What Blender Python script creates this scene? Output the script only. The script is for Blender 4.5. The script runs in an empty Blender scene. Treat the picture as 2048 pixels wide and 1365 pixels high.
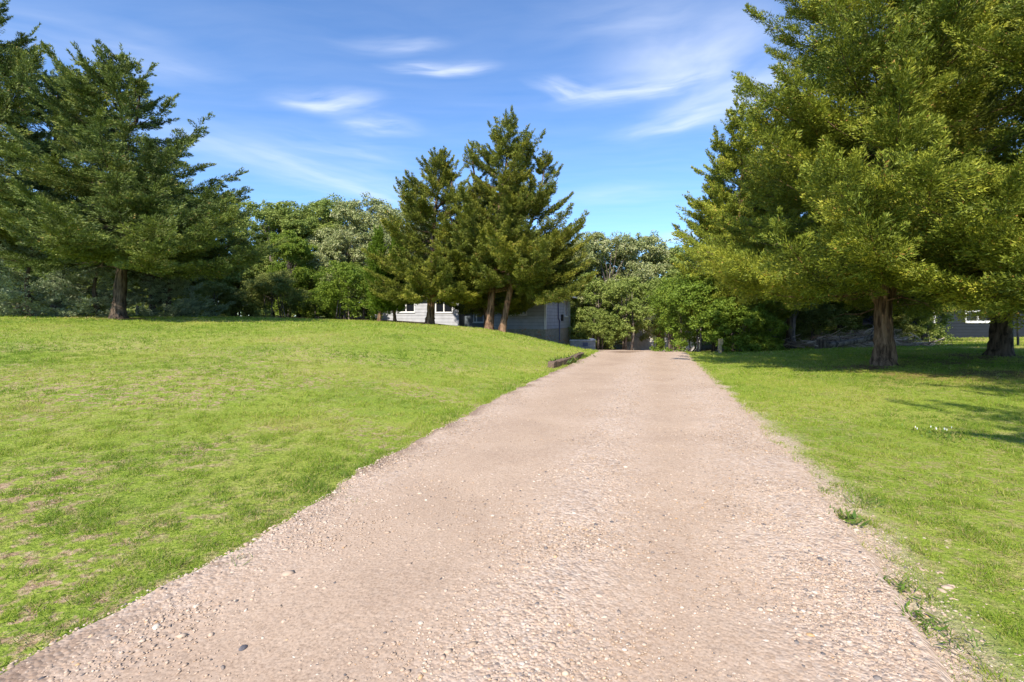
import bpy, math, random
import numpy as np
from mathutils import Vector

scene = bpy.context.scene
COL = scene.collection
F, CX, HY, EYE = 950.0, 1024.0, 640.0, 1.55      # focal length and horizon of the 2048 px photograph, eye height in metres


def px_x(px, d):
    return (px - CX) / F * d


def px_z(py, d):
    return EYE - (py - HY) / F * d


# ------------------------------------------------------------------ noise helpers
def _hash(ix, iy, seed):
    h = (ix.astype(np.int64) * 374761393 + iy.astype(np.int64) * 668265263 + seed * 982451653) & 0xFFFFFFFF
    h = ((h ^ (h >> 13)) * 1274126177) & 0xFFFFFFFF
    return ((h ^ (h >> 16)) & 0xFFFF) / 65535.0


def vnoise(x, y, scale, seed=0):
    x = np.asarray(x, float) / scale
    y = np.asarray(y, float) / scale
    ix, iy = np.floor(x), np.floor(y)
    fx, fy = x - ix, y - iy
    fx = fx * fx * (3 - 2 * fx)
    fy = fy * fy * (3 - 2 * fy)
    a, b = _hash(ix, iy, seed), _hash(ix + 1, iy, seed)
    c, d = _hash(ix, iy + 1, seed), _hash(ix + 1, iy + 1, seed)
    return (a + (b - a) * fx) * (1 - fy) + (c + (d - c) * fx) * fy


def fbm(x, y, scale, seed=0, octaves=4):
    s, a, t = 0.0, 1.0, 0.0
    for k in range(octaves):
        s = s + a * vnoise(x, y, scale / 2 ** k, seed + k * 17)
        t += a
        a *= 0.55
    return s / t


def sstep(a, b, x):
    t = np.clip((np.asarray(x, float) - a) / (b - a), 0, 1)
    return t * t * (3 - 2 * t)


# ------------------------------------------------------------------ terrain
ROX, ROY, RDX, RDY = -0.75, 0.0, 0.290, 0.957      # driveway centre line


def road_ts(x, y):
    dx, dy = x - ROX, y - ROY
    return dx * RDX + dy * RDY, dx * RDY - dy * RDX


def road_xy(t, s):
    return ROX + t * RDX + s * RDY, ROY + t * RDY - s * RDX


def half_left(t):
    return np.interp(t, [-6, 0, 3, 6, 10, 15, 20, 24, 27, 31, 60], [1.9, 1.95, 2.05, 2.25, 2.3, 2.15, 2.0, 2.0, 2.6, 4.2, 5.0])


def half_right(t):
    return np.interp(t, [-6, 0, 2, 6, 10, 20, 24, 30, 36, 60], [1.6, 1.66, 1.82, 2.12, 2.12, 2.0, 2.0, 2.2, 3.4, 5.0])


def ground_z(x, y):
    x = np.asarray(x, float)
    y = np.asarray(y, float)
    t, s = road_ts(x, y)
    sl = np.maximum(0, -s - half_left(t))
    sr = np.maximum(0, s - half_right(t))
    drop = -0.058 * np.clip(t - 23.5, 0, 30) * sstep(22.5, 26, t)
    pl = np.interp(sl, [0, 0.6, 1.5, 2.6, 4.2, 6.4, 9, 13, 20, 27, 45, 200], [0, .05, .22, .45, .78, 1.10, 1.25, 1.42, 1.64, 1.82, 2.0, 2.2])
    r = sstep(-3, 24, y) * 0.8 + 0.2 * np.clip(y / 24, 0, 1)
    behind = sstep(28, 38, y)
    pl = pl * r - behind * 0.75 * np.exp(-(sl / 7.0) ** 2) * sstep(0, 2, sl)
    q = np.interp(sr, [0, 1.5, 3.5, 6, 10, 20, 60, 200], [0, .03, .13, .28, .36, .45, .7, 1.0]) * sstep(1, 12, y)
    far = np.exp(-(np.maximum(sl, sr) / 9.0) ** 2)
    small = 0.03 * (fbm(x, y, 3.0, 5, 3) - .5) * sstep(0.2, 1.5, np.maximum(sl, sr))
    return drop * far + pl + q + small


def gz(x, y):
    return float(ground_z(np.array([x]), np.array([y]))[0])


# ------------------------------------------------------------------ object helpers
def tag(o, label=None, cat=None, group=None, kind=None):
    if label:
        o['label'] = label
    if cat:
        o['category'] = cat
    if group:
        o['group'] = group
    if kind:
        o['kind'] = kind
    return o


def empty(name, loc, label, cat, group=None, rz=0.0):
    o = bpy.data.objects.new(name, None)
    o.empty_display_size = 0.3
    COL.objects.link(o)
    o.location = loc
    o.rotation_euler = (0, 0, rz)
    return tag(o, label, cat, group)


def link(name, me, mat, parent=None):
    o = bpy.data.objects.new(name, me)
    COL.objects.link(o)
    if mat is not None and len(me.materials) == 0:
        me.materials.append(mat)
    if parent is not None:
        o.parent = parent
    return o


def np_mesh(name, verts, faces, tint=None, smooth=False):
    """verts (N,3), faces (M,k) of one size."""
    me = bpy.data.meshes.new(name)
    n, (m, k) = len(verts), faces.shape
    me.vertices.add(n)
    me.vertices.foreach_set('co', np.ascontiguousarray(verts, np.float32).ravel())
    me.loops.add(m * k)
    me.loops.foreach_set('vertex_index', np.ascontiguousarray(faces, np.int32).ravel())
    me.polygons.add(m)
    me.polygons.foreach_set('loop_start', np.arange(0, m * k, k, dtype=np.int32))
    me.polygons.foreach_set('loop_total', np.full(m, k, np.int32))
    if smooth:
        me.polygons.foreach_set('use_smooth', np.ones(m, bool))
    if tint is not None:
        a = me.attributes.new('tint', 'FLOAT', 'POINT')
        a.data.foreach_set('value', np.ascontiguousarray(tint, np.float32))
    me.update(calc_edges=True)
    return me


class MB:
    """collects boxes, tubes and free faces, builds ONE mesh"""

    def __init__(self):
        self.v, self.f = [], []

    def add(self, vs, fs):
        b = len(self.v)
        self.v += [tuple(p) for p in vs]
        self.f += [tuple(b + i for i in f) for f in fs]
        return self

    def box(self, x0, x1, y0, y1, z0, z1):
        vs = [(x0, y0, z0), (x1, y0, z0), (x1, y1, z0), (x0, y1, z0), (x0, y0, z1), (x1, y0, z1), (x1, y1, z1), (x0, y1, z1)]
        return self.add(vs, [(0, 3, 2, 1), (4, 5, 6, 7), (0, 1, 5, 4), (1, 2, 6, 5), (2, 3, 7, 6), (3, 0, 4, 7)])

    def tube(self, pts, rad, seg=8, jitter=0.0, rng=None, cap=True):
        pts = [Vector(p) for p in pts]
        n = len(pts)
        rings = []
        ref = Vector((0.31, 0.95, 0.02)).normalized()
        for i, p in enumerate(pts):
            d = (pts[min(i + 1, n - 1)] - pts[max(i - 1, 0)]).normalized()
            u = d.cross(ref)
            if u.length < 1e-3:
                u = d.cross(Vector((1, 0, 0)))
            u.normalize()
            w = d.cross(u)
            ring = []
            for k in range(seg):
                a = 2 * math.pi * k / seg
                r = rad[i] * (1 + (rng.uniform(-jitter, jitter) if rng else 0))
                ring.append(p + (u * math.cos(a) + w * math.sin(a)) * r)
            rings.append(ring)
        vs = [v for r in rings for v in r]
        fs = []
        for i in range(n - 1):
            for k in range(seg):
                k2 = (k + 1) % seg
                fs.append((i * seg + k, i * seg + k2, (i + 1) * seg + k2, (i + 1) * seg + k))
        if cap:
            fs.append(tuple(range(seg - 1, -1, -1)))
            fs.append(tuple((n - 1) * seg + k for k in range(seg)))
        return self.add(vs, fs)

    def mesh(self, name, smooth=False):
        me = bpy.data.meshes.new(name)
        me.from_pydata(self.v, [], self.f)
        if smooth:
            me.polygons.foreach_set('use_smooth', np.ones(len(self.f), bool))
        me.update()
        return me

    def build(self, name, mat, parent=None, smooth=False, bevel=0.0):
        o = link(name, self.mesh(name, smooth), mat, parent)
        if bevel:
            m = o.modifiers.new('edge', 'BEVEL')
            m.width, m.segments, m.limit_method = bevel, 2, 'ANGLE'
        return o


# ------------------------------------------------------------------ materials
def new_mat(name):
    m = bpy.data.materials.new(name)
    m.use_nodes = True
    nt = m.node_tree
    nt.nodes.clear()
    out = nt.nodes.new('ShaderNodeOutputMaterial')
    return m, nt, out


def N(nt, kind, **kw):
    n = nt.nodes.new(kind)
    for k, v in kw.items():
        if k.startswith('i_'):
            n.inputs[k[2:].replace('_', ' ')].default_value = v
        else:
            setattr(n, k, v)
    return n


def ramp(nt, stops, interp='LINEAR'):
    r = nt.nodes.new('ShaderNodeValToRGB')
    r.color_ramp.interpolation = interp
    e = r.color_ramp.elements
    while len(e) < len(stops):
        e.new(0.5)
    for el, (p, c) in zip(e, stops):
        el.position = p
        el.color = (c[0], c[1], c[2], 1) if len(c) == 3 else c
    return r


def leaf_mat(name, stops, trans=0.3, rough=0.55, spec=0.25, patch=None):
    m, nt, out = new_mat(name)
    L = nt.links.new
    at = N(nt, 'ShaderNodeAttribute', attribute_name='tint')
    r = ramp(nt, stops)
    col = r.outputs['Color']
    L(at.outputs['Fac'], r.inputs['Fac'])
    if patch:
        geo = N(nt, 'ShaderNodeTexCoord')
        no = N(nt, 'ShaderNodeTexNoise', i_Scale=patch[0], i_Detail=3.0)
        L(geo.outputs['Object'], no.inputs['Vector'])
        rr = ramp(nt, [(.38, (0, 0, 0)), (.66, (1, 1, 1))])
        L(no.outputs['Fac'], rr.inputs['Fac'])
        mx = N(nt, 'ShaderNodeMix', data_type='RGBA', blend_type='MIX')
        L(rr.outputs['Color'], mx.inputs['Factor'])
        L(col, mx.inputs[6])
        hs = N(nt, 'ShaderNodeMix', data_type='RGBA', blend_type='MULTIPLY')
        hs.inputs['Factor'].default_value = 1
        L(col, hs.inputs[6])
        hs.inputs[7].default_value = (*patch[1], 1)
        L(hs.outputs[2], mx.inputs[7])
        col = mx.outputs[2]
    p = N(nt, 'ShaderNodeBsdfPrincipled', i_Roughness=rough)
    p.inputs['Specular IOR Level'].default_value = spec
    L(col, p.inputs['Base Color'])
    t = N(nt, 'ShaderNodeBsdfTranslucent')
    L(col, t.inputs['Color'])
    mix = N(nt, 'ShaderNodeMixShader', i_Fac=trans)
    L(p.outputs[0], mix.inputs[1])
    L(t.outputs[0], mix.inputs[2])
    L(mix.outputs[0], out.inputs['Surface'])
    return m


def plain_mat(name, col, rough=0.7, spec=0.3, noise=0.12, scale=6.0, metallic=0.0, bump=0.0, stretch=(1, 1, 1)):
    m, nt, out = new_mat(name)
    L = nt.links.new
    tc = N(nt, 'ShaderNodeTexCoord')
    mp = N(nt, 'ShaderNodeMapping')
    mp.inputs['Scale'].default_value = stretch
    L(tc.outputs['Object'], mp.inputs['Vector'])
    no = N(nt, 'ShaderNodeTexNoise', i_Scale=scale, i_Detail=6.0, i_Roughness=0.6)
    L(mp.outputs[0], no.inputs['Vector'])
    a = tuple(max(0, c * (1 - noise * 2)) for c in col)
    b = tuple(min(1, c * (1 + noise * 2)) for c in col)
    r = ramp(nt, [(.3, a), (.7, b)])
    L(no.outputs['Fac'], r.inputs['Fac'])
    p = N(nt, 'ShaderNodeBsdfPrincipled', i_Roughness=rough, i_Metallic=metallic)
    p.inputs['Specular IOR Level'].default_value = spec
    L(r.outputs[0], p.inputs['Base Color'])
    if bump:
        b = N(nt, 'ShaderNodeBump', i_Strength=bump, i_Distance=0.03)
        L(no.outputs['Fac'], b.inputs['Height'])
        L(b.outputs[0], p.inputs['Normal'])
    L(p.outputs[0], out.inputs['Surface'])
    return m


def siding_mat(name, col, pitch=0.27, dirt=0.10):
    """painted lap siding: thin joint lines with a shadow lip as bump, weathered paint"""
    m, nt, out = new_mat(name)
    L = nt.links.new
    tc = N(nt, 'ShaderNodeTexCoord')
    sep = N(nt, 'ShaderNodeSeparateXYZ')
    L(tc.outputs['Object'], sep.inputs[0])
    dv = N(nt, 'ShaderNodeMath', operation='DIVIDE')
    dv.inputs[1].default_value = pitch
    L(sep.outputs['Z'], dv.inputs[0])
    fr = N(nt, 'ShaderNodeMath', operation='FRACT')
    L(dv.outputs[0], fr.inputs[0])
    no = N(nt, 'ShaderNodeTexNoise', i_Scale=2.2, i_Detail=7.0)
    L(tc.outputs['Object'], no.inputs['Vector'])
    r = ramp(nt, [(.3, tuple(c * (1 - dirt * 1.6) for c in col)), (.7, tuple(min(1, c * (1 + dirt)) for c in col))])
    L(no.outputs['Fac'], r.inputs['Fac'])
    jr = ramp(nt, [(0.0, (.35, .35, .35)), (.05, (.45, .45, .45)), (.09, (1, 1, 1))])
    L(fr.outputs[0], jr.inputs['Fac'])
    mu = N(nt, 'ShaderNodeMix', data_type='RGBA', blend_type='MULTIPLY')
    mu.inputs['Factor'].default_value = 1
    L(r.outputs[0], mu.inputs[6])
    L(jr.outputs[0], mu.inputs[7])
    b = N(nt, 'ShaderNodeBump', i_Strength=0.7, i_Distance=0.02)
    inv = N(nt, 'ShaderNodeMath', operation='SUBTRACT')
    inv.inputs[0].default_value = 1
    L(fr.outputs[0], inv.inputs[1])
    L(inv.outputs[0], b.inputs['Height'])
    p = N(nt, 'ShaderNodeBsdfPrincipled', i_Roughness=0.6)
    p.inputs['Specular IOR Level'].default_value = 0.3
    L(mu.outputs[2], p.inputs['Base Color'])
    L(b.outputs[0], p.inputs['Normal'])
    L(p.outputs[0], out.inputs['Surface'])
    return m


def glass_mat(name):
    m, nt, out = new_mat(name)
    p = N(nt, 'ShaderNodeBsdfPrincipled', i_Roughness=0.06)
    p.inputs['Base Color'].default_value = (0.012, 0.014, 0.018, 1)
    p.inputs['Specular IOR Level'].default_value = 0.5
    nt.links.new(p.outputs[0], out.inputs['Surface'])
    return m


def bark_mat(name, c0, c1, scale=9.0):
    m, nt, out = new_mat(name)
    L = nt.links.new
    tc = N(nt, 'ShaderNodeTexCoord')
    mp = N(nt, 'ShaderNodeMapping')
    mp.inputs['Scale'].default_value = (1, 1, 0.16)
    L(tc.outputs['Object'], mp.inputs['Vector'])
    no = N(nt, 'ShaderNodeTexNoise', i_Scale=scale, i_Detail=8.0, i_Roughness=0.65)
    L(mp.outputs[0], no.inputs['Vector'])
    r = ramp(nt, [(.40, c0), (.60, c1)])
    L(no.outputs['Fac'], r.inputs['Fac'])
    b = N(nt, 'ShaderNodeBump', i_Strength=1.0, i_Distance=0.06)
    L(no.outputs['Fac'], b.inputs['Height'])
    p = N(nt, 'ShaderNodeBsdfPrincipled', i_Roughness=0.9)
    p.inputs['Specular IOR Level'].default_value = 0.1
    L(r.outputs[0], p.inputs['Base Color'])
    L(b.outputs[0], p.inputs['Normal'])
    L(p.outputs[0], out.inputs['Surface'])
    return m


def tint_mat(name, stops, rough=0.8, spec=0.25):
    m, nt, out = new_mat(name)
    at = N(nt, 'ShaderNodeAttribute', attribute_name='tint')
    r = ramp(nt, stops)
    nt.links.new(at.outputs['Fac'], r.inputs['Fac'])
    p = N(nt, 'ShaderNodeBsdfPrincipled', i_Roughness=rough)
    p.inputs['Specular IOR Level'].default_value = spec
    nt.links.new(r.outputs[0], p.inputs['Base Color'])
    nt.links.new(p.outputs[0], out.inputs['Surface'])
    return m


M = {}
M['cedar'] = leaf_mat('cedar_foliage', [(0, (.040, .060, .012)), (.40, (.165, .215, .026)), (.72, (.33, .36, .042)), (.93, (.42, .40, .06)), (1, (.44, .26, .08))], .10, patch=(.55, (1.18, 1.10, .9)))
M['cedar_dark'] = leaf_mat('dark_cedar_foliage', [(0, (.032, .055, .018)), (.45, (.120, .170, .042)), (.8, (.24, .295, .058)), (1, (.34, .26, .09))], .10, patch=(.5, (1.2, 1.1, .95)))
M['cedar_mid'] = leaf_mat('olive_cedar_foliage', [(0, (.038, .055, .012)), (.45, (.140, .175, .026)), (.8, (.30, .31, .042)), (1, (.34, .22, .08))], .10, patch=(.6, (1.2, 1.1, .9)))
M['columnar'] = leaf_mat('columnar_cedar_foliage', [(0, (.08, .14, .016)), (.5, (.15, .24, .022)), (1, (.25, .33, .04))], .38)
M['spruce'] = leaf_mat('blue_spruce_needles', [(0, (.13, .18, .11)), (.5, (.28, .34, .20)), (1, (.48, .52, .30))], .25)
M['oak'] = leaf_mat('oak_foliage', [(0, (.12, .18, .035)), (.5, (.25, .325, .07)), (.85, (.40, .45, .14)), (1, (.58, .56, .32))], .38, patch=(.35, (1.15, 1.1, 1.1)))
M['pale_oak'] = leaf_mat('pale_oak_foliage', [(0, (.16, .205, .065)), (.45, (.32, .365, .14)), (.8, (.54, .54, .30)), (1, (.74, .69, .48))], .35, patch=(.4, (1.12, 1.1, 1.1)))
M['bright'] = leaf_mat('bright_shrub_foliage', [(0, (.09, .15, .02)), (.5, (.19, .29, .036)), (1, (.34, .42, .07))], .42, patch=(.8, (1.15, 1.05, .9)))
M['shrub'] = leaf_mat('shrub_foliage', [(0, (.10, .14, .032)), (.5, (.20, .25, .06)), (1, (.42, .42, .19))], .36, patch=(.9, (1.2, 1.1, 1)))
M['grass'] = leaf_mat('grass_blade', [(0, (.11, .195, .024)), (.3, (.215, .330, .032)), (.62, (.36, .445, .056)), (.84, (.48, .46, .12)), (1, (.58, .45, .24))], .42, rough=.5, spec=.25)
M['weed'] = leaf_mat('weed_leaf', [(0, (.07, .14, .02)), (.6, (.14, .23, .03)), (1, (.30, .26, .09))], .3)
M['lily'] = leaf_mat('lily_leaf', [(0, (.07, .13, .02)), (1, (.2, .26, .05))], .3)
M['bark_red'] = bark_mat('cedar_bark', (.060, .036, .024), (.29, .19, .125))
M['bark_grey'] = bark_mat('grey_bark', (.06, .050, .045), (.24, .20, .175))
M['bark_dark'] = bark_mat('dark_bark', (.035, .026, .020), (.16, .12, .09))
M['dead'] = tint_mat('dead_branch', [(0, (.16, .105, .075)), (.5, (.42, .31, .23)), (1, (.66, .54, .43))], .9, .1)
M['siding'] = siding_mat('grey_siding', (.43, .445, .49))
M['navy'] = siding_mat('navy_siding', (.013, .017, .024), .2)
M['white'] = plain_mat('white_paint', (.78, .78, .78), .45, .4, .04, 4)
M['concrete'] = plain_mat('concrete', (.40, .37, .34), .9, .2, .14, 5, bump=.4)
M['foundation'] = plain_mat('tan_foundation', (.42, .37, .28), .9, .2, .14, 5, bump=.4)
M['roof'] = plain_mat('brown_shingle', (.30, .19, .15), .9, .2, .20, 14, bump=.6, stretch=(1, 1, 3))
M['roof_dark'] = plain_mat('dark_shingle', (.07, .07, .075), .9, .2, .18, 14, bump=.6)
M['door_blue'] = plain_mat('slate_blue_paint', (.12, .15, .18), .5, .3, .05, 4)
M['pale_blue'] = plain_mat('pale_blue_frame', (.50, .60, .66), .5, .3, .05, 4)
M['door_brown'] = plain_mat('brown_wood_door', (.17, .085, .045), .6, .3, .2, 8, stretch=(6, 6, .6))
M['stucco'] = plain_mat('white_stucco', (.60, .58, .57), .9, .2, .10, 5, bump=.3)
M['timber'] = plain_mat('old_timber', (.16, .115, .085), .9, .15, .28, 9, bump=.8, stretch=(1, 6, 6))
M['metal_dark'] = plain_mat('dark_metal', (.035, .035, .04), .5, .4, .1, 8, metallic=.4)
M['post_wood'] = plain_mat('post_wood', (.42, .32, .18), .85, .2, .15, 10, stretch=(6, 6, 1))
M['rock'] = plain_mat('garden_rock', (.27, .22, .20), .9, .2, .25, 5, bump=.6)
M['glass'] = glass_mat('window_glass')
M['orange'] = plain_mat('orange_petal', (.62, .24, .05), .6, .2, .1, 6)
M['downspout'] = plain_mat('blue_grey_metal', (.13, .14, .22), .5, .4, .05, 4)


# ------------------------------------------------------------------ cards
def unit(a):
    return a / np.maximum(np.linalg.norm(a, axis=-1, keepdims=True), 1e-9)


def cards(pos, dirs, nrm, length, width, tint, quad=False):
    side = unit(np.cross(dirs, nrm))
    n = len(pos)
    length = np.broadcast_to(np.asarray(length, float), (n,))[:, None]
    width = np.broadcast_to(np.asarray(width, float), (n,))[:, None]
    if quad:
        up = unit(np.cross(side, dirs))
        mid = pos + dirs * length * .45 - up * width * .15
        v = np.stack([pos, mid + side * width * .5, pos + dirs * length, mid - side * width * .5], 1)
        k = 4
    else:
        v = np.stack([pos - side * width * .5, pos + side * width * .5, pos + dirs * length], 1)
        k = 3
    return v.reshape(-1, 3), np.arange(n * k).reshape(n, k), np.repeat(tint, k)


# ------------------------------------------------------------------ trees
def conifer_meshes(name, seed, H, clear, prof, nb, leaf, wid, per_m=26, twig_gap=.16, el0=-4, el1=52, trunk_r=.3,
                   extra=(), lean=(0, 0), pexp=1.0, lmin=.5, curl=.12, bare=.18, limb=True, twig_len=.42, leaders=(), fullness=1.0, dead=0, skirt=0, fork=(), plume=.24, up=.22, flat=.7):
    """a crown of plumed limbs: limbs leave the trunk, twigs leave the limbs, short sprays leave the twigs"""
    rng = np.random.default_rng(seed)
    pr = random.Random(seed)

    def axis(z):
        q = np.asarray(z) / H
        return np.stack([lean[0] * q + .12 * np.sin(q * 7 + seed), lean[1] * q + .10 * np.cos(q * 6 + seed * 2) - .10, np.asarray(z, float)], -1)

    u = rng.random(nb)
    z = clear + (H * .985 - clear) * u ** pexp
    az = (np.arange(nb) * 2.399963 + rng.normal(0, .5, nb)) % (2 * np.pi)
    R = np.interp(z / H, [p[0] for p in prof], [p[1] for p in prof])
    Ln = np.maximum(R * rng.uniform(lmin, 1.06, nb) * fullness, .25)
    q = (z - clear) / (H - clear)
    el = np.radians(el0 + (el1 - el0) * q ** 1.2 + rng.normal(0, 8, nb))
    base = axis(z)
    if skirt:
        zz = rng.uniform(clear * .9, clear + 2.0, skirt)
        base = np.vstack([base, axis(zz)])
        az = np.append(az, np.arange(skirt) * 2.399963 + rng.normal(0, .3, skirt))
        Ln = np.append(Ln, np.interp(.2, [p[0] for p in prof], [p[1] for p in prof]) * rng.uniform(.65, 1.08, skirt))
        el = np.append(el, np.radians(rng.normal(5, 5, skirt)))
        q = np.append(q, np.zeros(skirt))
    for (ez, eaz, eL, eel) in list(extra) + [(H * .955, 40, H * .05 + .25, 86), (H * .93, 200, .7, 70), (H * .92, 90, .7, 66)]:
        base = np.vstack([base, axis(np.array([ez]))])
        az, Ln, el = np.append(az, math.radians(eaz)), np.append(Ln, eL), np.append(el, math.radians(eel))
        q = np.append(q, (ez - clear) / (H - clear))
    for (lz, lx, ly, lh, lr, ln) in leaders:          # secondary leaders: a small cone of limbs around an upright side stem
        zz = rng.random(ln)
        b2 = np.stack([lx + zz * 0, ly + zz * 0, lz + lh * zz], -1)
        base = np.vstack([base, b2])
        az = np.append(az, rng.random(ln) * 6.283)
        Ln = np.append(Ln, lr * (1.02 - zz) * rng.uniform(.5, 1.1, ln) + .15)
        el = np.append(el, np.radians(10 + 50 * zz + rng.normal(0, 8, ln)))
        q = np.append(q, zz)
    nb = len(az)
    hor = np.stack([np.cos(az), np.sin(az), 0 * az], -1)
    bend = rng.normal(0, .16, nb)
    lat = np.stack([-np.sin(az), np.cos(az), 0 * az], -1)

    def bp(i, t):
        L = Ln[i][:, None]
        t = t[:, None]
        e = el[i][:, None]
        p = base[i] + (hor[i] * np.cos(e) + np.array([0, 0, 1.]) * np.sin(e)) * L * t
        p = p + lat[i] * bend[i][:, None] * L * t * t
        p[:, 2] += (L * (curl * t ** 3 - .10 * np.sin(np.pi * t) * (1 - q[i][:, None])))[:, 0]
        return p

    cnt = np.maximum(4, (Ln / (twig_gap * 2.9)).astype(int) + 4)
    bi = np.repeat(np.arange(nb), cnt)
    t = bare + (1.0 - bare) * rng.random(len(bi)) ** .75
    t[np.concatenate([[0], np.cumsum(cnt)[:-1]])] = .97          # every limb ends in a plume
    tp = bp(bi, t)
    td = unit(bp(bi, np.minimum(t + .05, 1.05)) - bp(bi, t - .05))
    lt = unit(np.cross(td, np.array([0, 0, 1.])))
    sgn = rng.choice([-1., 1.], len(bi))[:, None]
    ang = np.radians(rng.uniform(10, 74, len(bi)) * np.where(t > .95, .25, 1))[:, None]
    upr = rng.normal(up, .17, len(bi))[:, None]
    wd = unit(td * np.cos(ang) + lt * sgn * np.sin(ang) + np.array([0, 0, 1.]) * upr)
    wl = np.clip(Ln[bi] * twig_len * (1.12 - t) * rng.uniform(.55, 1.25, len(bi)) + .22, .28, 1.25)
    # each spray is a spindle-shaped tuft whose scale leaves lie along its skin, tips out
    fs = unit(np.cross(wd, np.array([0, 0, 1.]) + rng.normal(0, .3, wd.shape)))
    fu = unit(np.cross(fs, wd))
    tipq = t > .955
    wl = np.where(tipq, wl * 1.45, wl)
    wl_r = wl * plume * rng.uniform(.75, 1.3, len(bi)) * np.where(tipq, .55, 1)
    lc = np.maximum(10, (wl * per_m * 2.6 * (wl_r / .15) ** .5 * rng.uniform(.8, 1.2, len(bi))).astype(int))
    ti = np.repeat(np.arange(len(bi)), lc)
    s = rng.random(len(ti)) ** .85
    phi = rng.random(len(ti)) * 6.283
    rad = fs[ti] * np.cos(phi)[:, None] + fu[ti] * (np.sin(phi) * flat)[:, None]
    rr_ = wl_r[ti] * np.sin(np.pi * (.10 + .86 * s)) ** .8 * (.35 + .65 * rng.random(len(ti)) ** .5) * (1 + .35 * np.sin(phi * 3 + ti))
    pos = tp[ti] + wd[ti] * (wl[ti] * s)[:, None] + rad * rr_[:, None]
    pos[:, 2] += -.08 * wl[ti] * s * s
    rnd = rng.normal(0, 1, pos.shape)
    ld = unit(wd[ti] * .8 + rad * .6 + unit(rnd) * .5 + np.array([0, 0, .1]))
    nr = unit(rad + rng.normal(0, .38, pos.shape))
    ll = leaf * rng.uniform(.6, 1.35, len(ti)) * (1.1 - .35 * s)
    tt = rng.random(nb) * .30
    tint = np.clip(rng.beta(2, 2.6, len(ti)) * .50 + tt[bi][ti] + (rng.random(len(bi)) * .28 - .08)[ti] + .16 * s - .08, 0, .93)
    tint[rng.random(len(ti)) < .012] = 1.0
    v, f, tn = cards(pos, ld, nr, ll, wid * rng.uniform(.7, 1.3, len(ti)), tint)
    print(name, len(f))
    crown = np_mesh(name + '_crown', v, f, tn)
    # trunk with limbs
    mb = MB()
    zs = [0, .05 * H * .3, .05 * H, .12 * H, .25 * H, .4 * H, .55 * H, .7 * H, .85 * H, .97 * H]
    rr = [2.1, 1.30, 1.04, .95, .85, .70, .54, .38, .20, .05]
    pts = [tuple(a) for a in axis(np.array(zs))]
    pts[0] = (pts[0][0], pts[0][1], -.35)
    fine, fr = [], []
    for i in range(len(pts) - 1):
        for k in range(4):
            w = k / 4
            fine.append(tuple(pts[i][c] * (1 - w) + pts[i + 1][c] * w for c in range(3)))
            fr.append(trunk_r * (rr[i] * (1 - w) + rr[i + 1] * w))
    fine.append(pts[-1]); fr.append(trunk_r * rr[-1])
    mb.tube(fine, fr, 14, .13, pr)
    for (fx, fy, fz, fh) in fork:                    # big side stems that part from the trunk low down
        mb.tube([(0, -.05, fz - .5), (fx * .35, fy * .35, fz + .2), (fx * .7, fy * .7, fz + fh * .5), (fx, fy, fz + fh)], [trunk_r * .5, trunk_r * .48, trunk_r * .36, trunk_r * .12], 9, .1, pr)
    for (lz, lx, ly, lh, lr, ln) in leaders:
        a = axis(np.array([max(lz - .6, clear)]))[0]
        mb.tube([tuple(a), (lx * .8, ly * .8, lz), (lx, ly, lz + lh * .5), (lx, ly, lz + lh)], [trunk_r * .4, trunk_r * .33, trunk_r * .2, .02], 6)
    if limb:
        ids = np.argsort(-Ln)[:int(nb * .8)]
        T = np.linspace(0, .92, 6)
        for i in ids:
            P = bp(np.full(6, i), T)
            r0 = trunk_r * .045 + .0075 * Ln[i]
            mb.tube([tuple(p) for p in P], [r0 * (1 - .85 * k / 5) for k in range(6)], 5, cap=False)
        for k in range(dead):                        # bare grey-brown twigs under the crown
            zz = clear * pr.uniform(.75, 1.7)
            a = axis(np.array([zz]))[0]
            aa, ln_ = pr.uniform(0, 6.28), pr.uniform(.8, 2.6)
            d = Vector((math.cos(aa), math.sin(aa), pr.uniform(-.25, .2)))
            p0 = Vector(a)
            p1 = p0 + d * ln_ * .5 + Vector((0, 0, pr.uniform(-.1, .1)))
            p2 = p0 + d * ln_ + Vector((pr.uniform(-.3, .3), pr.uniform(-.3, .3), pr.uniform(-.3, .2)))
            mb.tube([p0, p1, p2], [.03, .02, .006], 4, cap=False)
            for j in range(3):
                w = pr.uniform(.35, .95)
                s0 = p0 + (p2 - p0) * w
                mb.tube([s0, s0 + Vector((pr.uniform(-.5, .5), pr.uniform(-.5, .5), pr.uniform(-.35, .25)))], [.012, .004], 3, cap=False)
    trunk = mb.mesh(name + '_trunk', True)
    return trunk, crown


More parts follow.
